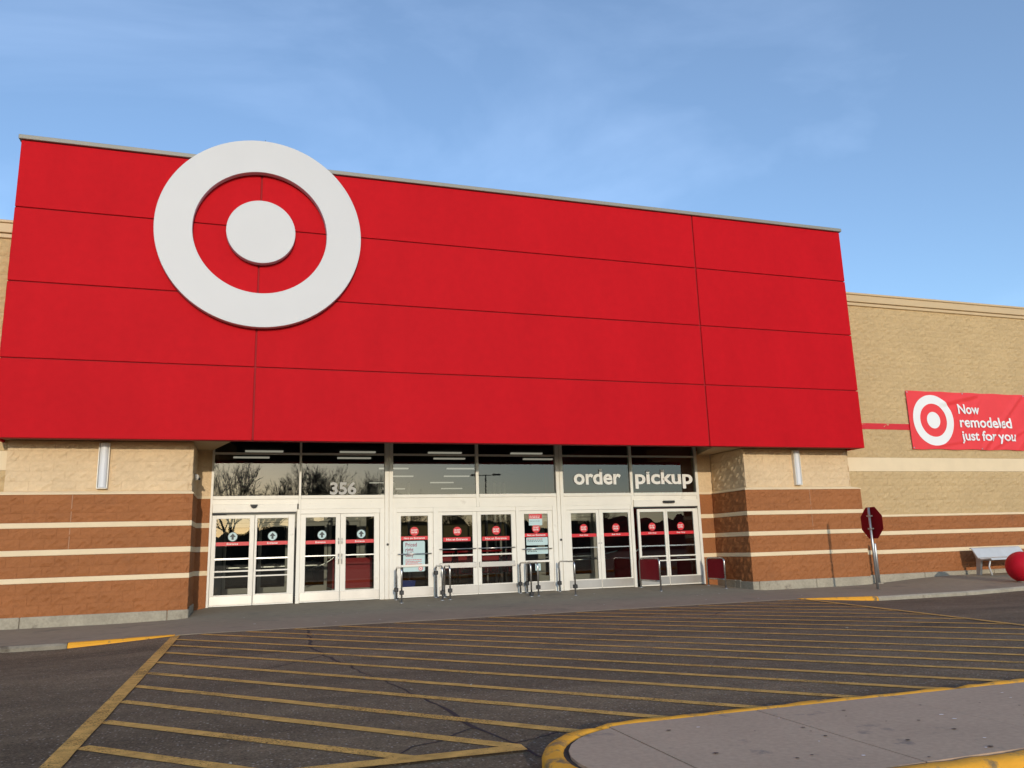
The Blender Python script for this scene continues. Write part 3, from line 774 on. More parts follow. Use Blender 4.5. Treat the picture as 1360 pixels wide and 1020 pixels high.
mb.box(4.60, 4.76, YD - .1, YD - .05, 2.272, 2.285); mb.build('motion_sensor', M_black, shop)
mb = MB(); mb.cbox(14.92, 15.25, YD - .13, YD - .05, 2.205, 2.265, .012); mb.build('motion_sensor', M_black, shop)
# lock cylinders on the double mullions
for x in (7.71, 12.05):
    mb = MB(); mb.disc_y(x - .03, 1.33, .028, YD - .04, YD - .02, 12); mb.build('lock', M_black, shop)

def door(x0, x1, gx0, gx1, bars, decal, kind, hinge=1, topz=2.06, name='door'):
    """one glazed leaf; bars = list of (z0, z1, proud, material)"""
    zb = .105; zg0, zg1 = .345, 1.985
    y0, y1 = YD + .025, YD + .075
    if kind == 'slide': y0 -= .02; y1 -= .02
    mb = MB()
    mb.cbox(x0, gx0, y0, y1, zb, topz, .005); mb.cbox(gx1, x1, y0, y1, zb, topz, .005)
    mb.box(gx0, gx1, y0 + .001, y1 - .001, zg1, topz - .001); mb.box(gx0, gx1, y0 + .001, y1 - .001, zb + .001, zg0)
    rails = [q for q in bars if q[3] == 'rail']
    for q in rails: mb.cbox(gx0 - .0, gx1 + .0, y0 - q[2], y1 - .004, q[0], q[1], .004)
    d = mb.build(name, M_frame, shop)
    mb = MB(); ym = (y0 + y1) / 2; mb.poly([(gx0, ym, zg0), (gx1, ym, zg0), (gx1, ym, zg1), (gx0, ym, zg1)]); mb.build('pane', M_glass, d)
    if kind != 'plain':
        mb = MB(); mb.cbox(x0 + .012, x1 - .012, y0 - .006, y0 - .0005, zb + .03, zg0 - .025, .002); mb.build('kick_plate', M_kick if kind != 'slide' or hinge else M_frame, d)
    for q in bars:
        if q[3] == 'push':
            zc = (q[0] + q[1]) / 2; a, b = gx0 - .07, gx1 + .07
            mb = MB(); mb.tube([(a, y0, zc), (a, y0 - .05, zc), (b, y0 - .05, zc), (b, y0, zc)], (q[1] - q[0]) / 2, 8); mb.build('push_bar', M_steel, d)
        if q[3] == 'wide':
            mb = MB(); mb.cbox(gx0 - .07, gx1 + .07, y0 - .03, y1 - .01, q[0], q[1], .006); mb.build('cross_rail', M_kick, d)
        if q[3] == 'wiper':
            mb = MB(); mb.box(gx0, gx1, y0 + .012, y0 + .02, q[0], q[1]); mb.build('seal_strip', M_steel, d)
    return d
def decal_band(d, x0, x1, z0, z1, s, y):
    mb = MB(); mb.box(x0, x1, y - .002, y, z0, z1)
    wd = (x1 - x0) * (.34 if len(s) < 10 else .78); xc = (x0 + x1) / 2; h = (z1 - z0) * .55
    put_text(mb, s, xc - wd / 2, xc + wd / 2, (z0 + z1) / 2 - h / 2 + .002, (z0 + z1) / 2 + h / 2, y - .002, .018, 1, .001)
    mb.build('decal_strip', [M_decr, M_decw], d)
def decal_arrow(d, xc, zc, y, r_=.105):
    mb = MB(); mb.disc_y(xc, zc, r_, y - .002, y, 28); mb.disc_y(xc, zc, r_ * .9, y - .0035, y - .0021, 28, 1)
    s_ = r_ * .62
    mb.poly([(xc - s_, y - .0045, zc - .005), (xc + s_, y - .0045, zc - .005), (xc, y - .0045, zc + s_ * 1.15)], 2)
    mb.poly([(xc - s_ * .36, y - .0045, zc - s_), (xc + s_ * .36, y - .0045, zc - s_), (xc + s_ * .36, y - .0045, zc - .004), (xc - s_ * .36, y - .0045, zc - .004)], 2)
    mb.build('arrow_decal', [M_deck, M_dect, M_deck], d)
def decal_disc(d, xc, zc, y, r_=.105):
    mb = MB(); mb.disc_y(xc, zc, r_, y - .002, y, 28)
    put_text(mb, 'DO NOT', xc - r_ * .72, xc + r_ * .72, zc + .008, zc + .05, y - .002, .03, 1, .001)
    put_text(mb, 'ENTER', xc - r_ * .68, xc + r_ * .68, zc - .045, zc - .006, y - .002, .03, 1, .001)
    mb.build('no_entry_decal', [M_decr, M_decw], d)

YG = YD + .049; YGs = YD + .029
slb = [(1.095, 1.125, 0, 'wiper'), (.828, .862, .008, 'rail'), (.715, .745, .008, 'rail')]
for k, (x0, x1, a, b, wd) in enumerate(((3.815, 4.705, 3.905, 4.605, 'Entrance'), (4.715, 5.575, 4.765, 5.435, 'Entrance'), (14.19, 15.018, 14.26, 14.955, 'Exit Only'), (15.022, 15.975, 15.07, 15.83, 'Exit Only'))):
    d = door(x0, x1, a, b, slb, None, 'slide')
    decal_band(d, a + .004, b - .004, 1.395, 1.475, wd, YGs)
    xc = (a + b) / 2
    if k < 2: decal_arrow(d, xc, 1.59, YGs - .001)
    else: decal_disc(d, xc, 1.60, YGs - .001)
for k, (x0, x1, a, b, wd) in enumerate(((5.702, 6.592, 5.82, 6.49, 'Entrance'), (6.598, 7.495, 6.72, 7.37, 'Entrance'), (12.215, 13.105, 12.335, 13.025, 'Exit Only'), (13.11, 13.998, 13.22, 13.935, 'Exit Only'))):
    d = door(x0, x1, a, b, [(1.108, 1.132, 0, 'wiper')], None, 'swing')
    decal_band(d, a + .004, b - .004, 1.385, 1.465, wd, YG)
    xc = (a + b) / 2 + .03
    if k < 2: decal_arrow(d, xc, 1.59, YG - .001)
    else: decal_disc(d, xc - .03, 1.60, YG - .001)
    if k < 2:
        xh = x1 - .035 if k == 0 else x0 + .035
        for z0, z1 in ((.93, 1.15), (1.38, 1.50)):
            mb = MB(); mb.tube([(xh, YD + .02, z0), (xh, YD - .02, z0), (xh, YD - .02, z1), (xh, YD + .02, z1)], .010, 6); mb.build('handle', M_steel, d)
    else:
        mb = MB(); mb.disc_y(x1 - .03 if k == 2 else x0 + .03, 1.22, .018, YD + .01, YD + .024, 10); mb.build('lock', M_kick, d)
pair = [(1.17, 1.195, 0, 'push'), (1.012, 1.05, .006, 'rail'), (.735, .86, .0, 'wide')]
for k, (x0, x1, a, b) in enumerate(((8.902, 9.862, 8.995, 9.75), (9.868, 10.858, 9.965, 10.74))):
    d = door(x0, x1, a, b, pair, None, 'swing'); decal_band(d, a + .03, b - .05, 1.36, 1.455, 'Not an Entrance', YG); decal_disc(d, (a + b) / 2 - .0, 1.60, YG - .001)
for k, (x0, x1, a, b) in enumerate(((7.902, 8.773, 8.0, 8.65), (10.962, 11.828, 11.08, 11.705))):
    d = door(x0, x1, a, b, [(1.085 + .03 * k, 1.11 + .03 * k, 0, 'push'), (.80, .85, .02, 'rail')], None, 'swing'); decal_band(d, a + .004, b - .004, 1.42, 1.505, 'Not an Entrance', YG); decal_disc(d, (a + b) / 2, 1.62, YG - .001)

# big lettering on the transom glass
mb = MB(); put_text(mb, 'order', 12.46, 13.79, 2.70, 3.10, YD + .045, .027, 0, .02); mb.build('lettering', M_decw, shop)['label'] = 'white word order on the glass'
mb = MB(); put_text(mb, 'pickup', 14.20, 15.91, 2.59, 3.09, YD + .045, .027, 0, .02); mb.build('lettering', M_decw, shop)['label'] = 'white word pickup on the glass'
mb = MB(); put_text(mb, '356', 6.35, 6.95, 2.495, 2.79, YD + .045, .03, 0, .02, spacing=1.0); mb.build('house_number', mat('frosted numeral', (.44, .43, .40), .6), shop)['label'] = 'white house number 356'

# interior ----------------------------------------------------------------------
FZ = .092
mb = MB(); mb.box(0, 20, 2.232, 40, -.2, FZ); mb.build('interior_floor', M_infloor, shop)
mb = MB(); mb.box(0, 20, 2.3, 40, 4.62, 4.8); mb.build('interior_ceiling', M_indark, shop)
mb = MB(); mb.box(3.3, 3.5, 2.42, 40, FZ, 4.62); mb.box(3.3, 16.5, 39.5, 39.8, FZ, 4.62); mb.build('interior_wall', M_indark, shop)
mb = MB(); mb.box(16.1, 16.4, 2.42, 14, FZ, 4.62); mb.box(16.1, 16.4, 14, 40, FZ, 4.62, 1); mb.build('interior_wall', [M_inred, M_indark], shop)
YI = 5.3
def inner_leaf(x0, x1):
    mb = MB()
    for a, b, c, d_ in ((x0, x0 + .08, FZ + .01, 2.0), (x1 - .08, x1, FZ + .01, 2.0), (x0 + .08, x1 - .08, 1.9, 2.0), (x0 + .08, x1 - .08, FZ + .01, .36)): mb.box(a, b, YI, YI + .05, c, d_)
    o = mb.build('inner_door', M_inframe, shop)
    mb = MB(); mb.poly([(x0 + .08, YI + .025, .36), (x1 - .08, YI + .025, .36), (x1 - .08, YI + .025, 1.9), (x0 + .08, YI + .025, 1.9)]); mb.build('pane', M_glassd, o)
    mb = MB(); mb.box(x0 + .08, x1 - .08, YI - .02, YI + .01, .86, .89); mb.build('push_bar', M_steel, o)
for x0, x1 in ((3.98, 4.78), (4.84, 5.6), (5.75, 6.6), (6.62, 7.45), (12.7, 13.5), (13.52, 14.3)): inner_leaf(x0, x1)
for a, b in ((3.5, 3.97), (5.61, 5.74), (7.46, 7.62), (12.55, 12.69), (14.31, 14.5)):
    mb = MB(); mb.box(a, b, YI - .03, YI + .08, FZ, 2.6); mb.build('inner_post', M_inframe, shop)
for a, b in ((3.5, 7.62), (12.55, 14.5)):
    mb = MB(); mb.box(a, b, YI - .02, YI + .07, 2.01, 2.35); mb.build('inner_beam', M_inframe, shop)
# slim posts of the lobby partition and boards behind the middle doors
mb = MB()
for x in (7.9, 8.12, 8.3, 8.7, 10.9, 11.15, 11.3, 11.45): mb.box(x, x + .05, YI - .4, YI - .35, FZ, 3.0)
mb.build('lobby_posts', M_inframe, shop)
mb = MB(); mb.box(7.7, 12.5, 7.6, 7.7, 1.55, 2.3, 0); mb.box(7.7, 12.5, 7.65, 7.72, FZ, 1.55, 1); mb.build('lobby_board', [mat('ochre board', (.10, .075, .025), .7, var=.3, vscale=1.5), M_indark], shop)
mb = MB(); mb.box(6.55, 7.5, 3.3, 4.6, .33, 1.04, 0); mb.box(6.53, 7.52, 3.28, 4.62, .27, .33, 1); mb.box(6.6, 7.45, 3.35, 4.55, FZ, .27, 2); mb.build('lobby_counter', [M_inred, M_inframe, M_indark], shop)
# curved queue rails
for k, pts in enumerate(([(5.9, 3.0, .78), (6.3, 3.0, .92), (6.45, 3.0, 1.0), (6.6, 3.0, 1.12), (7.3, 3.0, 1.14), (7.55, 3.05, .98)], [(13.2, 3.0, .80), (13.55, 3.0, .93), (13.95, 3.02, 1.0), (14.15, 3.05, 1.08)], [(14.35, 3.0, .76), (14.45, 3.0, .92), (14.6, 3.0, 1.02), (14.95, 3.0, 1.10)], [(12.5, 3.3, .8), (13.9, 3.3, .82)])):
    mb = MB(); mb.tube(pts, .016, 6); mb.build('lobby_rail', M_steel, shop)

# ceiling strip lights deep in the shop
mb = MB(); mb.box(-.61, .61, -.07, .07, -.05, 0); me_strip = mb.build('ceiling_light', M_strip)
tag(me_strip, 'pale strip light on the dark shop ceiling seen through the glass above the doors', 'ceiling light', 'strip lights on the shop ceiling')
first = True; rg = random.Random(3)
for y, x0, st in ((11.0, 5.0, 3.1), (12.8, 4.6, 3.6), (16.5, 10.3, 2.9), (20, 11.2, 2.7), (23.5, 10.9, 3.1), (27.5, 12.2, 3.3), (32, 12.6, 3.0)):
    x = x0
    while x < 15.6:
        o = me_strip if first else me_strip.copy()
        if not first: COL.objects.link(o)
        first = False; o.location = (x, y, 4.61); x += st

# ------------------------------------------------------------------ bullseye sign
CX, CZ = 4.618, 7.872
sg = thing('bullseye_sign', 'giant white ring and dot sign mounted on red fascia', 'wall sign', (CX, -.03, CZ))
mb = MB(); mb.lathe_y(CX, CZ, [(1.363, -.18), (1.358, -.175), (1.358, -.03), (2.09, -.03), (2.09, -.175), (2.085, -.18)][::-1], 128); mb.build('ring', M_white, sg, (CX, -.03, CZ))
mb = MB(); mb.disc_y(CX, CZ + .005, .70, -.18, -.03, 72, 0, .006); mb.build('dot', M_white, sg, (CX, -.03, CZ))
mb = MB(); mb.tube([(CX + .02, -.15, CZ + 2.08), (CX + .02, -.15, CZ + 2.13)], .006, 5); mb.build('lightning_spike', M_black, sg, (CX, -.03, CZ))

# ------------------------------------------------------------------ wall lamps
def wall_light(x, label):
    y1 = YP + .05; t = thing('wall_light', label, 'wall light', (x, y1, 2.55), 'tall white wall lamps under the fascia')
    o = (x, y1, 2.55); mb = MB(); mb.cbox(x - .098, x + .098, y1 - .03, y1 + .0, 2.54, 3.44, .004)
    mb.cbox(x - .098, x - .082, y1 - .10, y1 - .031, 2.54, 3.44, .003); mb.cbox(x + .082, x + .098, y1 - .10, y1 - .031, 2.54, 3.44, .003); mb.box(x - .08, x + .08, y1 - .11, y1 - .031, 2.538, 2.553)
    mb.build('housing', M_frame, t, o)
    mb = MB(); n = 10; A = [(x - .08 * math.cos(math.pi * k / n), y1 - .05 - .085 * math.sin(math.pi * k / n)) for k in range(n + 1)]
    for (a, b) in zip(A, A[1:]): mb.poly([(a[0], a[1], 2.555), (b[0], b[1], 2.555), (b[0], b[1], 3.435), (a[0], a[1], 3.435)], 0, True)
    mb.poly([(a, b, 2.555) for a, b in A][::-1]); mb.build('diffuser', M_lens, t, o)
    return t
wall_light(1.82, 'tall white half round wall lamp on the pillar beside the entrance doors')
wall_light(18.09, 'tall white half round wall lamp on the pillar near the stop sign')
t = thing('security_light', 'small white dome lamp on pillar reveal beside entrance glass', 'security light', (3.47, 1.29, 2.83))
mb = MB(); mb.tube([(0.0, 0, 0), (.03, 0, 0), (.06, 0, 0), (.08, 0, 0)], [.07, .07, .055, .02], 12); mb.build('housing', M_frame, t)
mb = MB(); mb.tube([(.06, 0, -.02), (.105, 0, -.05)], [.03, .02], 8); mb.build('lens', M_black, t)

# ------------------------------------------------------------------ banner
BX0, BX1, BZ0, BZ1 = 22.09, 28.4, 3.53, 5.19
def ban_warp(x, z):
    u, v = x - BX0, z - BZ0
    d = 0
    for (ax, az_, bx, bz, amp, wd) in ((2.55, 0.0, 4.3, 1.66, .035, .08), (1.2, 1.32, 2.6, 1.62, .03, .08), (.9, .1, 2.0, .28, .015, .05), (3.9, 0, 4.9, 1.1, .025, .08), (2.9, 0.05, 5.2, 1.0, .02, .06), (1.9, .55, 2.7, 1.5, .012, .06), (4.4, .5, 6.0, 1.6, .03, .09)):
        lx, lz = bx - ax, bz - az_; ln = math.hypot(lx, lz); t = ((u - ax) * lx + (v - az_) * lz) / ln / ln; s_ = ((u - ax) * lz - (v - az_) * lx) / ln
        if -.1 < t < 1.1:
            f = smooth(-.1, .1, t) * (1 - smooth(.9, 1.1, t)); d -= amp * f * math.exp(-(s_ / wd) ** 2) * (1 + 0 * s_) - amp * .6 * f * math.exp(-((s_ - wd * 1.6) / wd) ** 2)
    d += .012 * mnoise.noise((u * 1.3, v * 1.1, 3.1)) + .006 * mnoise.noise((u * 4, v * 3, 7.7))
    return d
YBN = YW - .045
ban = thing('banner', 'creased red vinyl banner with white ring emblem and lettering', 'banner', (BX0, YBN, BZ0)); bo = (BX0, YBN, BZ0)
mb = MB(); nx, nz = 190, 52; i0 = 0
for k in range(nz + 1):
    for i in range(nx + 1):
        x = BX0 + (BX1 - BX0) * i / nx; z = BZ0 + (BZ1 - BZ0) * k / nz + .006 * math.sin(i * .21) * (1 if k == nz else 0) - .01 * math.sin(i * .17) * (1 if k == 0 else 0)
        mb.v.append((x, YBN + ban_warp(x, z), z))
for k in range(nz):
    for i in range(nx):
        a = k * (nx + 1) + i; mb.f.append([a, a + 1, a + nx + 2, a + nx + 1]); mb.m.append(0); mb.sm.append(True)
mb.build('sheet', M_ban, ban, bo)
def ban_disc(name, r0, r1):
    mb = MB(); n = 72; rs = frange(r0, r1, .03); cx, cz = 22.955, 4.36
    for r_ in rs:
        for k in range(n):
            t = 2 * math.pi * k / n; x, z = cx + r_ * math.cos(t), cz + r_ * math.sin(t); mb.v.append((x, YBN + ban_warp(x, z) - .006, z))
    for j in range(len(rs) - 1):
        for k in range(n):
            a = j * n + k; b = j * n + (k + 1) % n; mb.f.append([a, b, b + n, a + n][::-1]); mb.m.append(0); mb.sm.append(True)
    mb.build(name, M_banw, ban, bo)
ban_disc('emblem_ring', .475, .725); ban_disc('emblem_dot', .001, .238)
for s_, x0, x1, z0, z1 in (('Now', 23.89, 24.68, 4.56, 4.85), ('remodeled', 23.89, 25.85, 4.17, 4.48), ('just for you', 23.89, 25.92, 3.70, 4.08)):
    mb = MB(); put_text(mb, s_, x0, x1, z0, z1, YBN - .016, .020, 0, .006, ban_warp); mb.build('lettering', M_banw, ban, bo)
for x, z in ((BX0 + .04, BZ0 + .04), (BX0 + .04, BZ1 - .04), (BX0 + 2.05, BZ1 - .03), (BX0 + 2.5, BZ0 + .03), (BX0 + 4.4, BZ1 - .03)):
    mb = MB(); mb.disc_y(x, z, .018, YBN + ban_warp(x, z) - .012, YBN + .04, 10); mb.build('grommet', M_galv, ban, bo)

# ------------------------------------------------------------------ posters on the door glass
def rounded(mb, x0, x1, z0, z1, y, r_, mi=0, th=.003):
    pts = []
    for cx, cz, a0 in ((x1 - r_, z0 + r_, -90), (x1 - r_, z1 - r_, 0), (x0 + r_, z1 - r_, 90), (x0 + r_, z0 + r_, 180)):
        for k in range(5):
            a = R(a0 + 22.5 * k); pts.append((cx + r_ * math.cos(a), cz + r_ * math.sin(a)))
    mb.poly([(x, y - th, z) for x, z in pts], mi)
    for a, b in zip(pts, pts[1:] + pts[:1]): mb.poly([(a[0], y, a[1]), (b[0], y, b[1]), (b[0], y - th, b[1]), (a[0], y - th, a[1])], mi)
def lines(mb, x0, x1, zs, y, mi, h=.012, seed=1):
    rg = random.Random(seed)
    for z in zs:
        x = x0; e = x1 - rg.random() * .25 * (x1 - x0)
        while x < e:
            w_ = rg.uniform(.02, .06); mb.poly([(x, y, z), (min(x + w_, x1), y, z), (min(x + w_, x1), y, z + h), (x, y, z + h)], mi); x += w_ + .012
yp = YD + .047
mb = MB(); rounded(mb, 8.055, 8.575, .69, 1.395, yp, .035)
for k, s_ in enumerate(('Priced', 'right', 'daily')): put_text(mb, s_, 8.11, 8.11 + (.27, .19, .20)[k], (1.265, 1.15, 1.035)[k] - (.03 if k else 0), (1.355, 1.245, 1.14)[k], yp - .0035, .014, 1, .001)
lines(mb, 8.11, 8.5, (.955, .915, .885, .855), yp - .0045, 2, .014)
mb.disc_y(8.47, .755, .05, yp - .006, yp - .004, 24, 2); mb.disc_y(8.47, .755, .035, yp - .0075, yp - .0061, 24, 3); mb.disc_y(8.47, .755, .017, yp - .009, yp - .0076, 16, 2)
tag(mb.build('poster', [M_dect, M_plum, M_decr, M_decw]), 'pale teal poster reading priced right daily on door glass', 'poster', 'posters on the entrance glass')
mb = MB(); rounded(mb, 11.21, 11.56, 1.70, 1.98, yp, .01); mb.poly([(11.212, yp - .005, 1.865), (11.558, yp - .005, 1.865), (11.558, yp - .005, 1.978), (11.212, yp - .005, 1.978)], 1); lines(mb, 11.23, 11.5, (1.92, 1.885), yp - .0065, 2, .014, 3); lines(mb, 11.23, 11.5, (1.80,), yp - .005, 3, .01, 4)
tag(mb.build('poster', [M_dect, M_decr, M_decw, M_deck]), 'small teal notice with red heading at top of door glass', 'poster', 'posters on the entrance glass')
mb = MB(); rounded(mb, 11.125, 11.69, 1.215, 1.405, yp, .02); lines(mb, 11.15, 11.6, (1.36,), yp - .005, 1, .014, 5); lines(mb, 11.15, 11.66, (1.33, 1.30), yp - .005, 2, .012, 6)
tag(mb.build('poster', [M_dect, M_decr, M_deck]), 'wide teal notice with red heading line just below red strip', 'poster', 'posters on the entrance glass')
mb = MB(); rounded(mb, 11.125, 11.69, 1.0, 1.165, yp, .02); lines(mb, 11.15, 11.4, (1.09, 1.055), yp - .005, 1, .018, 7)
tag(mb.build('poster', [M_dect, M_deck]), 'wide teal notice with black print behind the push bar', 'poster', 'posters on the entrance glass')
mb = MB(); rounded(mb, 11.34, 11.48, .60, .77, yp, .01); lines(mb, 11.36, 11.46, (.70, .67), yp - .005, 1, .01, 8)
tag(mb.build('poster', [M_dect, M_deck]), 'tiny teal notice low on door glass behind steel hoops', 'poster', 'posters on the entrance glass')

# ------------------------------------------------------------------ guard hoops at the doors
def hoop(x, y0, y1, h, label, panel=False, clamps=((0, .22), (1, .22)), skew=0.0):
    """tube hoop standing out from the doors; y0 the leg near the doors, y1 the outer leg"""
    xa, xb = x, x + skew
    t = thing('guard_hoop', label, 'guard rail', (x, (y0 + y1) / 2, walk_z(x, (y0 + y1) / 2)), 'steel guard hoops between the doors'); o = tuple(t.location)
    za, zb = walk_z(x, y0), walk_z(x, y1); r_ = .10; P = []
    P.append((xa, y0, za)); ztop = max(za, zb) + h - .0
    sg_ = -1 if y1 < y0 else 1
    for k in range(7):
        a = R(90 * k / 6); P.append((xa, y0 + sg_ * r_ * (1 - math.cos(a)), ztop - r_ + r_ * math.sin(a)))
    for k in range(7):
        a = R(90 * k / 6); P.append((xb, y1 - sg_ * r_ * (1 - math.sin(a)), ztop - r_ + r_ * math.cos(a)))
    P.append((xb, y1, zb))
    mb = MB(); mb.tube(P, .020, 10); mb.build('hoop', M_steel, t, o)
    for wch, z in clamps:
        yy, zz, xx = (y0, za, xa) if wch == 0 else (y1, zb, xb)
        mb = MB(); mb.cbox(xx - .045, xx + .045, yy - .045, yy + .045, zz + z - .045, zz + z + .045, .008); mb.build('clamp', M_black, t, o)
    for xx, yy, zz in ((xa, y0, za), (xb, y1, zb)):
        mb = MB(); mb.tube([(xx, yy, zz - .01), (xx, yy, zz + .008)], .045, 12); mb.build('foot_plate', M_galv, t, o)
    if panel:
        mb = MB(); a, b = min(y0, y1) + .022, max(y0, y1) - .022; z0 = max(za, zb) + .20; z1 = ztop - .025; c = .07
        pts = [(a, z0), (b, z0), (b, z1 - c), (b - c * .35, z1 - c * .3), (b - c, z1), (a + c, z1), (a + c * .35, z1 - c * .3), (a, z1 - c)]
        mb.poly([(x - .008, y, z) for y, z in pts][::-1]); mb.poly([(x + .008, y, z) for y, z in pts])
        for p, q in zip(pts, pts[1:] + pts[:1]): mb.poly([(x - .008, p[0], p[1]), (x - .008, q[0], q[1]), (x + .008, q[0], q[1]), (x + .008, p[0], p[1])])
        mb.build('panel', M_panelred, t, o)
        mb = MB(); mb.tube([(x, y0, z0 - .02), (x, y1, z0 - .02)], .016, 8); mb.build('lower_bar', M_steel, t, o)
    return t
HZ = .72
hoop(7.83, 1.80, 1.11, HZ, 'steel hoop beside the priced right poster, seen nearly edge on')
hoop(8.78, 1.90, 1.25, HZ, 'steel hoop nearer the poster door of the pair of hoops at the middle doors', clamps=((0, .56), (1, .17)))
hoop(8.97, 1.85, 1.30, HZ, 'steel hoop nearer the double doors of the pair of hoops at the middle doors', clamps=((0, .56), (1, .20)))
hoop(10.86, 1.92, 1.13, HZ, 'steel hoop with its outer clamp slipped right down to the ground', clamps=((0, .22), (1, .06)))
hoop(11.04, 1.95, 1.15, HZ, 'steel hoop before the notice covered door with both clamps raised', clamps=((0, .22), (1, .20)))
hoop(11.87, 1.91, .91, HZ, 'lone bare steel hoop before white mullion beside exit doors', clamps=((0, .2), (1, .2)))
hoop(14.08, 1.92, .88, HZ, 'steel hoop with dark red panel before sliding exit doors', True, ())
hoop(15.93, 1.75, .95, HZ - .02, 'steel hoop with dark red panel beside the brown pillar', True, ())

# ------------------------------------------------------------------ stop sign seen from behind, bollard post
SX, SY = 18.74, -1.08; SZ = -.055
t = thing('stop_sign', 'octagonal stop sign on steel post, dark red back showing', 'stop sign', (SX, SY, SZ)); o = (SX, SY, SZ)
mb = MB(); mb.tube([(SX, SY, SZ - .02), (SX, SY, 1.86)], .030, 10); mb.build('post', M_galv, t, o)
mb = MB(); rr = .37 / math.cos(R(22.5)); n_ = Vector((.999, -.04, 0)); s_ = Vector((.04, .999, 0)); c = Vector((SX + .05, SY - .0, 1.50))
P = [c + s_ * (rr * math.cos(R(22.5 + 45 * k))) + Vector((0, 0, rr * math.sin(R(22.5 + 45 * k)))) for k in range(8)]
mb.poly([p + n_ * .002 for p in P], 1); mb.poly([p - n_ * .002 for p in P][::-1], 0)
for a, b in zip(P, P[1:] + P[:1]): mb.poly([a - n_ * .002, b - n_ * .002, b + n_ * .002, a + n_ * .002])
mb.build('plate', [M_sred, M_decr], t, o)
for z in (1.36, 1.66):
    mb = MB(); mb.cbox(SX - .036, SX + .045, SY - .06, SY + .06, z - .018, z + .018, .004); mb.build('bracket', M_galv, t, o)
t = thing('bollard_post', 'short plain steel post standing against base of tan wall', 'post', (20.21, .48, -.05))
mb = MB(); mb.tube([(0, 0, 0), (0, 0, 1.03), (0, 0, 1.05)], [.034, .034, .024], 12); mb.build('post', M_galv, t)
mb = MB(); mb.tube([(0, 0, 0), (0, 0, .05)], .10, 12); mb.build('footing', M_conc, t)

# ------------------------------------------------------------------ bench and ball
bz = walk_z(24, .3)
bt = thing('bench', 'pale metal bench against brown striped wall behind red ball', 'bench', (24.15, .3, bz)); o = (24.15, .3, bz)
x0, x1 = 23.25, 24.98
def slab(name, A, th, m_, parent):
    """plate from profile points (y,z) swept x0..x1"""
    mb = MB(); n = len(A)
    up = []
    for k, (y, z) in enumerate(A):
        q0, q1 = A[max(0, k - 1)], A[min(n - 1, k + 1)]; d = (q1[0] - q0[0], q1[1] - q0[1]); ln = math.hypot(*d); up.append((y + d[1] / ln * th, z - d[0] / ln * th))
    for k in range(n - 1):
        mb.poly([(x0, *A[k]), (x0, *A[k + 1]), (x1, *A[k + 1]), (x1, *A[k])][::-1]); mb.poly([(x0, *up[k]), (x0, *up[k + 1]), (x1, *up[k + 1]), (x1, *up[k])])
    for k in range(n - 1):
        for x in (x0, x1): mb.poly([(x, *A[k]), (x, *A[k + 1]), (x, *up[k + 1]), (x, *up[k])])
    for k in (0, n - 1): mb.poly([(x0, *A[k]), (x1, *A[k]), (x1, *up[k]), (x0, *up[k])])
    return mb.build(name, m_, parent, o)
slab('backrest', [(.36, .765), (.33, .775), (.30, .755), (.15, .53), (.13, .515)], .025, M_bench, bt)
slab('seat', [(.08, .50), (.02, .475), (-.22, .50), (-.26, .50), (-.275, .47)], .025, M_bench, bt)
for x in (x0 + .06, x1 - .12):
    mb = MB()
    prof = [(.30, bz), (.18, bz), (.10, .46), (-.20, .46), (-.20, .50), (.12, .50), (.30, .745), (.335, .745), (.25, .5)]
    mb.poly([(x, y, z) for y, z in prof]); mb.poly([(x + .06, y, z) for y, z in prof][::-1])
    for a, b in zip(prof, prof[1:] + prof[:1]): mb.poly([(x, *a), (x, *b), (x + .06, *b), (x + .06, *a)])
    mb.build('end_frame', M_benchd, bt, o)
    mb = MB(); mb.tube([(x + .03, -.16, .46), (x + .03, -.10, .3), (x + .03, -.16, bz)], .022, 8); mb.build('leg', M_bench, bt, o)
BR = .365
bzz = walk_z(22.5, -1.93)
bl = thing('ball_bollard', 'big round red ball standing on pavement before the bench', 'bollard', (22.33, -1.93, bzz))
mb = MB(); nu, nv = 48, 28
for j in range(nv + 1):
    a = math.pi * j / nv
    for i in range(nu):
        t_ = 2 * math.pi * i / nu; mb.v.append((BR * math.sin(a) * math.cos(t_), BR * math.sin(a) * math.sin(t_), max(0.02, BR - .012 + BR * math.cos(a))))
for j in range(nv):
    for i in range(nu):
        a = j * nu + i; b = j * nu + (i + 1) % nu; mb.f.append([a, a + nu, b + nu, b]); mb.m.append(0); mb.sm.append(True)
mb.build('ball', M_ball, bl)
mb = MB(); mb.tube([(0, 0, -.02), (0, 0, .025)], .16, 20); mb.build('footing', M_conc, bl)

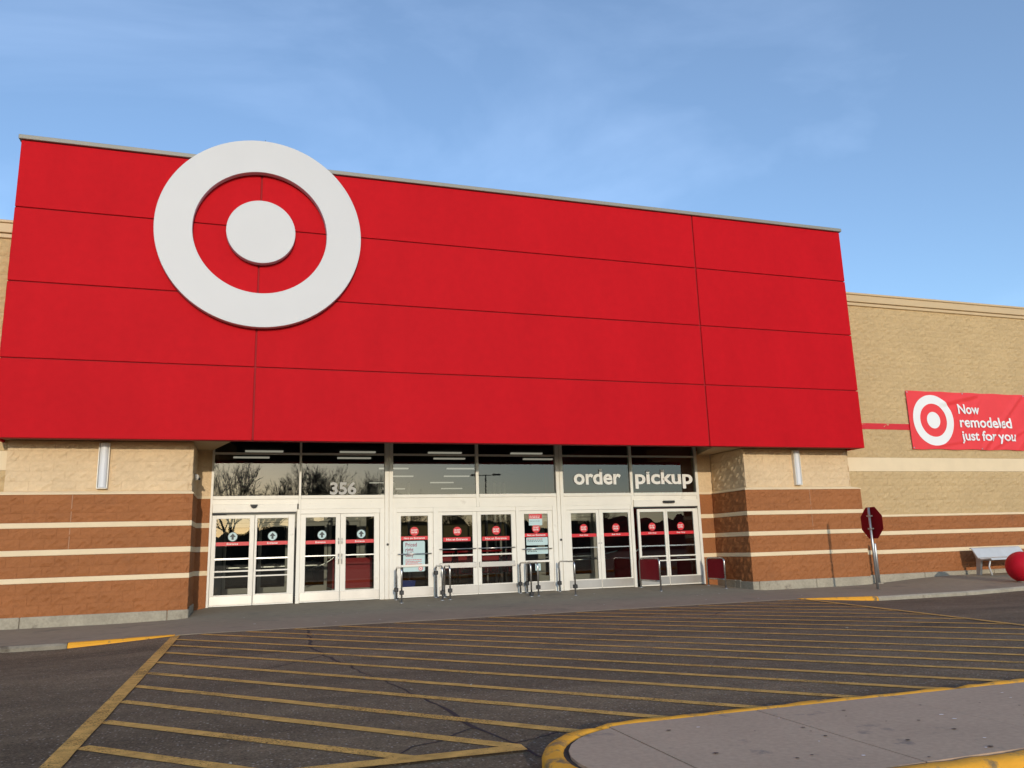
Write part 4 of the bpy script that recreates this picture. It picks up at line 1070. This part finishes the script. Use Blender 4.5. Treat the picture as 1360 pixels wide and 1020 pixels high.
# ------------------------------------------------------------------ shopping carts in the lobby
def cart():
    t = thing('shopping_cart', '', 'shopping cart', (0, 0, 0), 'red carts parked in the lobby')
    mb = MB()
    for s_ in (-.24, .24):
        mb.tube([(s_, -.42, .22), (s_, -.40, .95), (s_, -.48, 1.02)], .014, 6); mb.tube([(s_, -.42, .2), (s_ * .8, .45, .2)], .014, 6)
    mb.build('frame', M_steel, t)
    mb = MB()
    B = [(-.26, -.4), (.26, -.4), (.2, .45), (-.2, .45)]
    zb, zt = (.5, .46, .46, .5), (.92, .92, .8, .8)
    for k in range(4):
        a, b = B[k], B[(k + 1) % 4]; za0, za1 = .48, (.92 if k in (0, 3) else .80); zb1 = (.92 if (k + 1) % 4 in (0, 1) else .80); za1 = (.92 if k in (0, 1) else .80)
        for f in range(9):
            u = f / 8; x, y = a[0] + (b[0] - a[0]) * u, a[1] + (b[1] - a[1]) * u; mb.tube([(x * .9, y * .9, .48), (x, y, za1 + (zb1 - za1) * u)], .008, 4)
        for v in (0, .33, .66, 1):
            s_ = .9 + .1 * v; mb.tube([(a[0] * s_, a[1] * s_, .48 + (za1 - .48) * v), (b[0] * s_, b[1] * s_, .48 + (zb1 - .48) * v)], .011, 5)
    mb.poly([(p[0] * .9, p[1] * .9, .48) for p in B]); mb.build('basket', M_cart, t)
    mb = MB(); mb.tube([(-.27, -.49, 1.02), (.27, -.49, 1.02)], .024, 8); mb.box(-.22, .22, -.40, -.37, .74, .93); mb.build('handle', M_cart, t)
    for s_ in (-.24, .24):
        for y in (-.4, .42):
            mb = MB(); mb.tube([(s_ - .015, y, .075), (s_ + .015, y, .075)], .065, 12); mb.build('wheel', M_black, t)
    return t
c0 = cart()
names = ['red shopping cart behind the double doors, nearest the poster door', 'red shopping cart behind the double doors, left of their centre stile', 'red shopping cart behind the double doors, right of their centre stile', 'red shopping cart behind the double doors, nearest the notice door']
for k, (x, y) in enumerate(((9.2, 3.35), (9.8, 3.3), (10.45, 3.4), (11.15, 3.5))):
    c = c0 if k == 0 else copy_tree(c0)
    c.location = (x, y, FZ); c['label'] = names[k]
mb = MB()
P = [(-.22, -.16, 0), (.22, -.16, 0), (.22, .16, 0), (-.22, .16, 0)]
for k in range(4):
    a, b = P[k], P[(k + 1) % 4]; mb.poly([a, b, (b[0] * 1.2, b[1] * 1.2, .24), (a[0] * 1.2, a[1] * 1.2, .24)])
mb.poly(P[::-1]); mb.poly([(p[0] * 1.1, p[1] * 1.1, .12) for p in P])
o = mb.build('basket', M_blue); o.location = (8.2, 2.9, FZ + .13); tag(o, 'blue plastic basket on lobby floor behind poster door', 'basket')

# ------------------------------------------------------------------ behind the camera: what the glass mirrors
def bare_tree(seed, H):
    rg = random.Random(seed); mb = MB(); cr = MB()
    def grow(p, d, ln, r0, depth):
        n = 3 if depth < 3 else 2; pts = [p]; rs = [r0]; q = p; dd = d
        for k in range(n):
            dd = (dd + Vector((rg.uniform(-1, 1), rg.uniform(-1, 1), rg.uniform(-.25, .6))) * .16).normalized(); q = q + dd * (ln / n); pts.append(q); rs.append(r0 * (1 - .45 * (k + 1) / n))
        (mb if depth == 0 else cr).tube(pts, rs, 6 if depth < 2 else 3, 0, False)
        if depth >= 5: return
        m = (5, 5, 4, 4, 3)[depth]
        for k in range(m):
            i = rg.randint(1, n) if k else n
            a = rg.uniform(.35, .85) if k else rg.uniform(.05, .3); ax = dd.orthogonal().normalized(); ax.rotate(Matrix.Rotation(rg.uniform(0, 6.28), 3, dd))
            nd = dd.copy(); nd.rotate(Matrix.Rotation(a, 3, ax)); nd = (nd + Vector((0, 0, .15))).normalized()
            grow(pts[i], nd, ln * rg.uniform(.55, .78), max(rs[i] * .64, .026), depth + 1)
    grow(Vector((0, 0, 0)), Vector((0, 0, 1)), H * .27, H * .022, 0)
    return mb, cr
protos = []
for k in range(3):
    tr_, cr_ = bare_tree(20 + k, 17.5)
    t = thing('bare_tree', '', 'tree', (0, 0, 0), 'bare trees across the lot mirrored in the glass')
    tr_.build('trunk', M_bark, t); cr_.build('crown', M_bark, t); protos.append(t)
used = [False] * 3; rg = random.Random(9)
lab = 'leafless winter tree across the parking lot, mirrored in the entrance glass'
for k, (x, y, s_) in enumerate(((-1.5, -92, 1.05), (2.5, -96, 1.12), (6.5, -92, 1.02), (10.5, -98, 1.12), (14.5, -94, 1.1), (18.5, -97, 1.06), (22.5, -95, .95), (27.0, -100, .85), (33.5, -104, .68), (38, -104, .70), (42, -106, .74), (47, -108, .62), (58, -108, .68), (63, -110, .74), (-6, -98, 1.0), (-12, -96, 1.1))):
    i = k % 3; t = protos[i] if not used[i] else copy_tree(protos[i]); used[i] = True
    t.location = (x, y, -.2); t.rotation_euler = (0, 0, rg.uniform(0, 6.28)); t.scale = (s_, s_, s_ * rg.uniform(.93, 1.05)); t['label'] = lab
# low wooded bank beyond
mb = MB(); n = 420; rg = random.Random(5)
hs_ = [6.0 + 1.0 * math.sin(i * .11) + 2.4 * mnoise.noise((i * .06, 1, 2)) + 1.3 * mnoise.noise((i * .4, 5, 2)) + rg.uniform(-.35, .35) for i in range(n + 1)]
for i in range(n):
    xa, xb = -160 + i, -159 + i; ha, hb = hs_[i], hs_[i + 1]
    mb.poly([(xa, -118, -1), (xb, -118, -1), (xb, -122, hb), (xa, -122, ha)], 0, True); mb.poly([(xa, -122, ha), (xb, -122, hb), (xb, -130, -1), (xa, -130, -1)], 0, True)
tag(mb.build('bank', mat('scrub bank', (.05, .045, .03), .95, var=.4, vscale=.6)), 'low scrubby bank along far edge of parking lot', None, None, 'structure')
t = thing('street_lamp', 'tall twin headed parking lot lamp mirrored in the transom glass', 'street lamp', (30.6, -68, -.1))
mb = MB(); mb.tube([(0, 0, 0), (0, 0, 9.7)], [.11, .07], 10); mb.build('pole', M_pole, t)
mb = MB(); mb.box(-1.3, 1.3, -.04, .04, 9.6, 9.68); mb.build('arm', M_pole, t)
for s_ in (-1, 1):
    mb = MB(); mb.cbox(s_ * 1.3 - .45, s_ * 1.3 + .45, -.22, .22, 9.62, 9.80, .03); mb.build('lamp_head', M_pole, t)
mb = MB(); mb.tube([(0, 0, -.1), (0, 0, .7)], .28, 14); mb.build('base', M_conc, t)
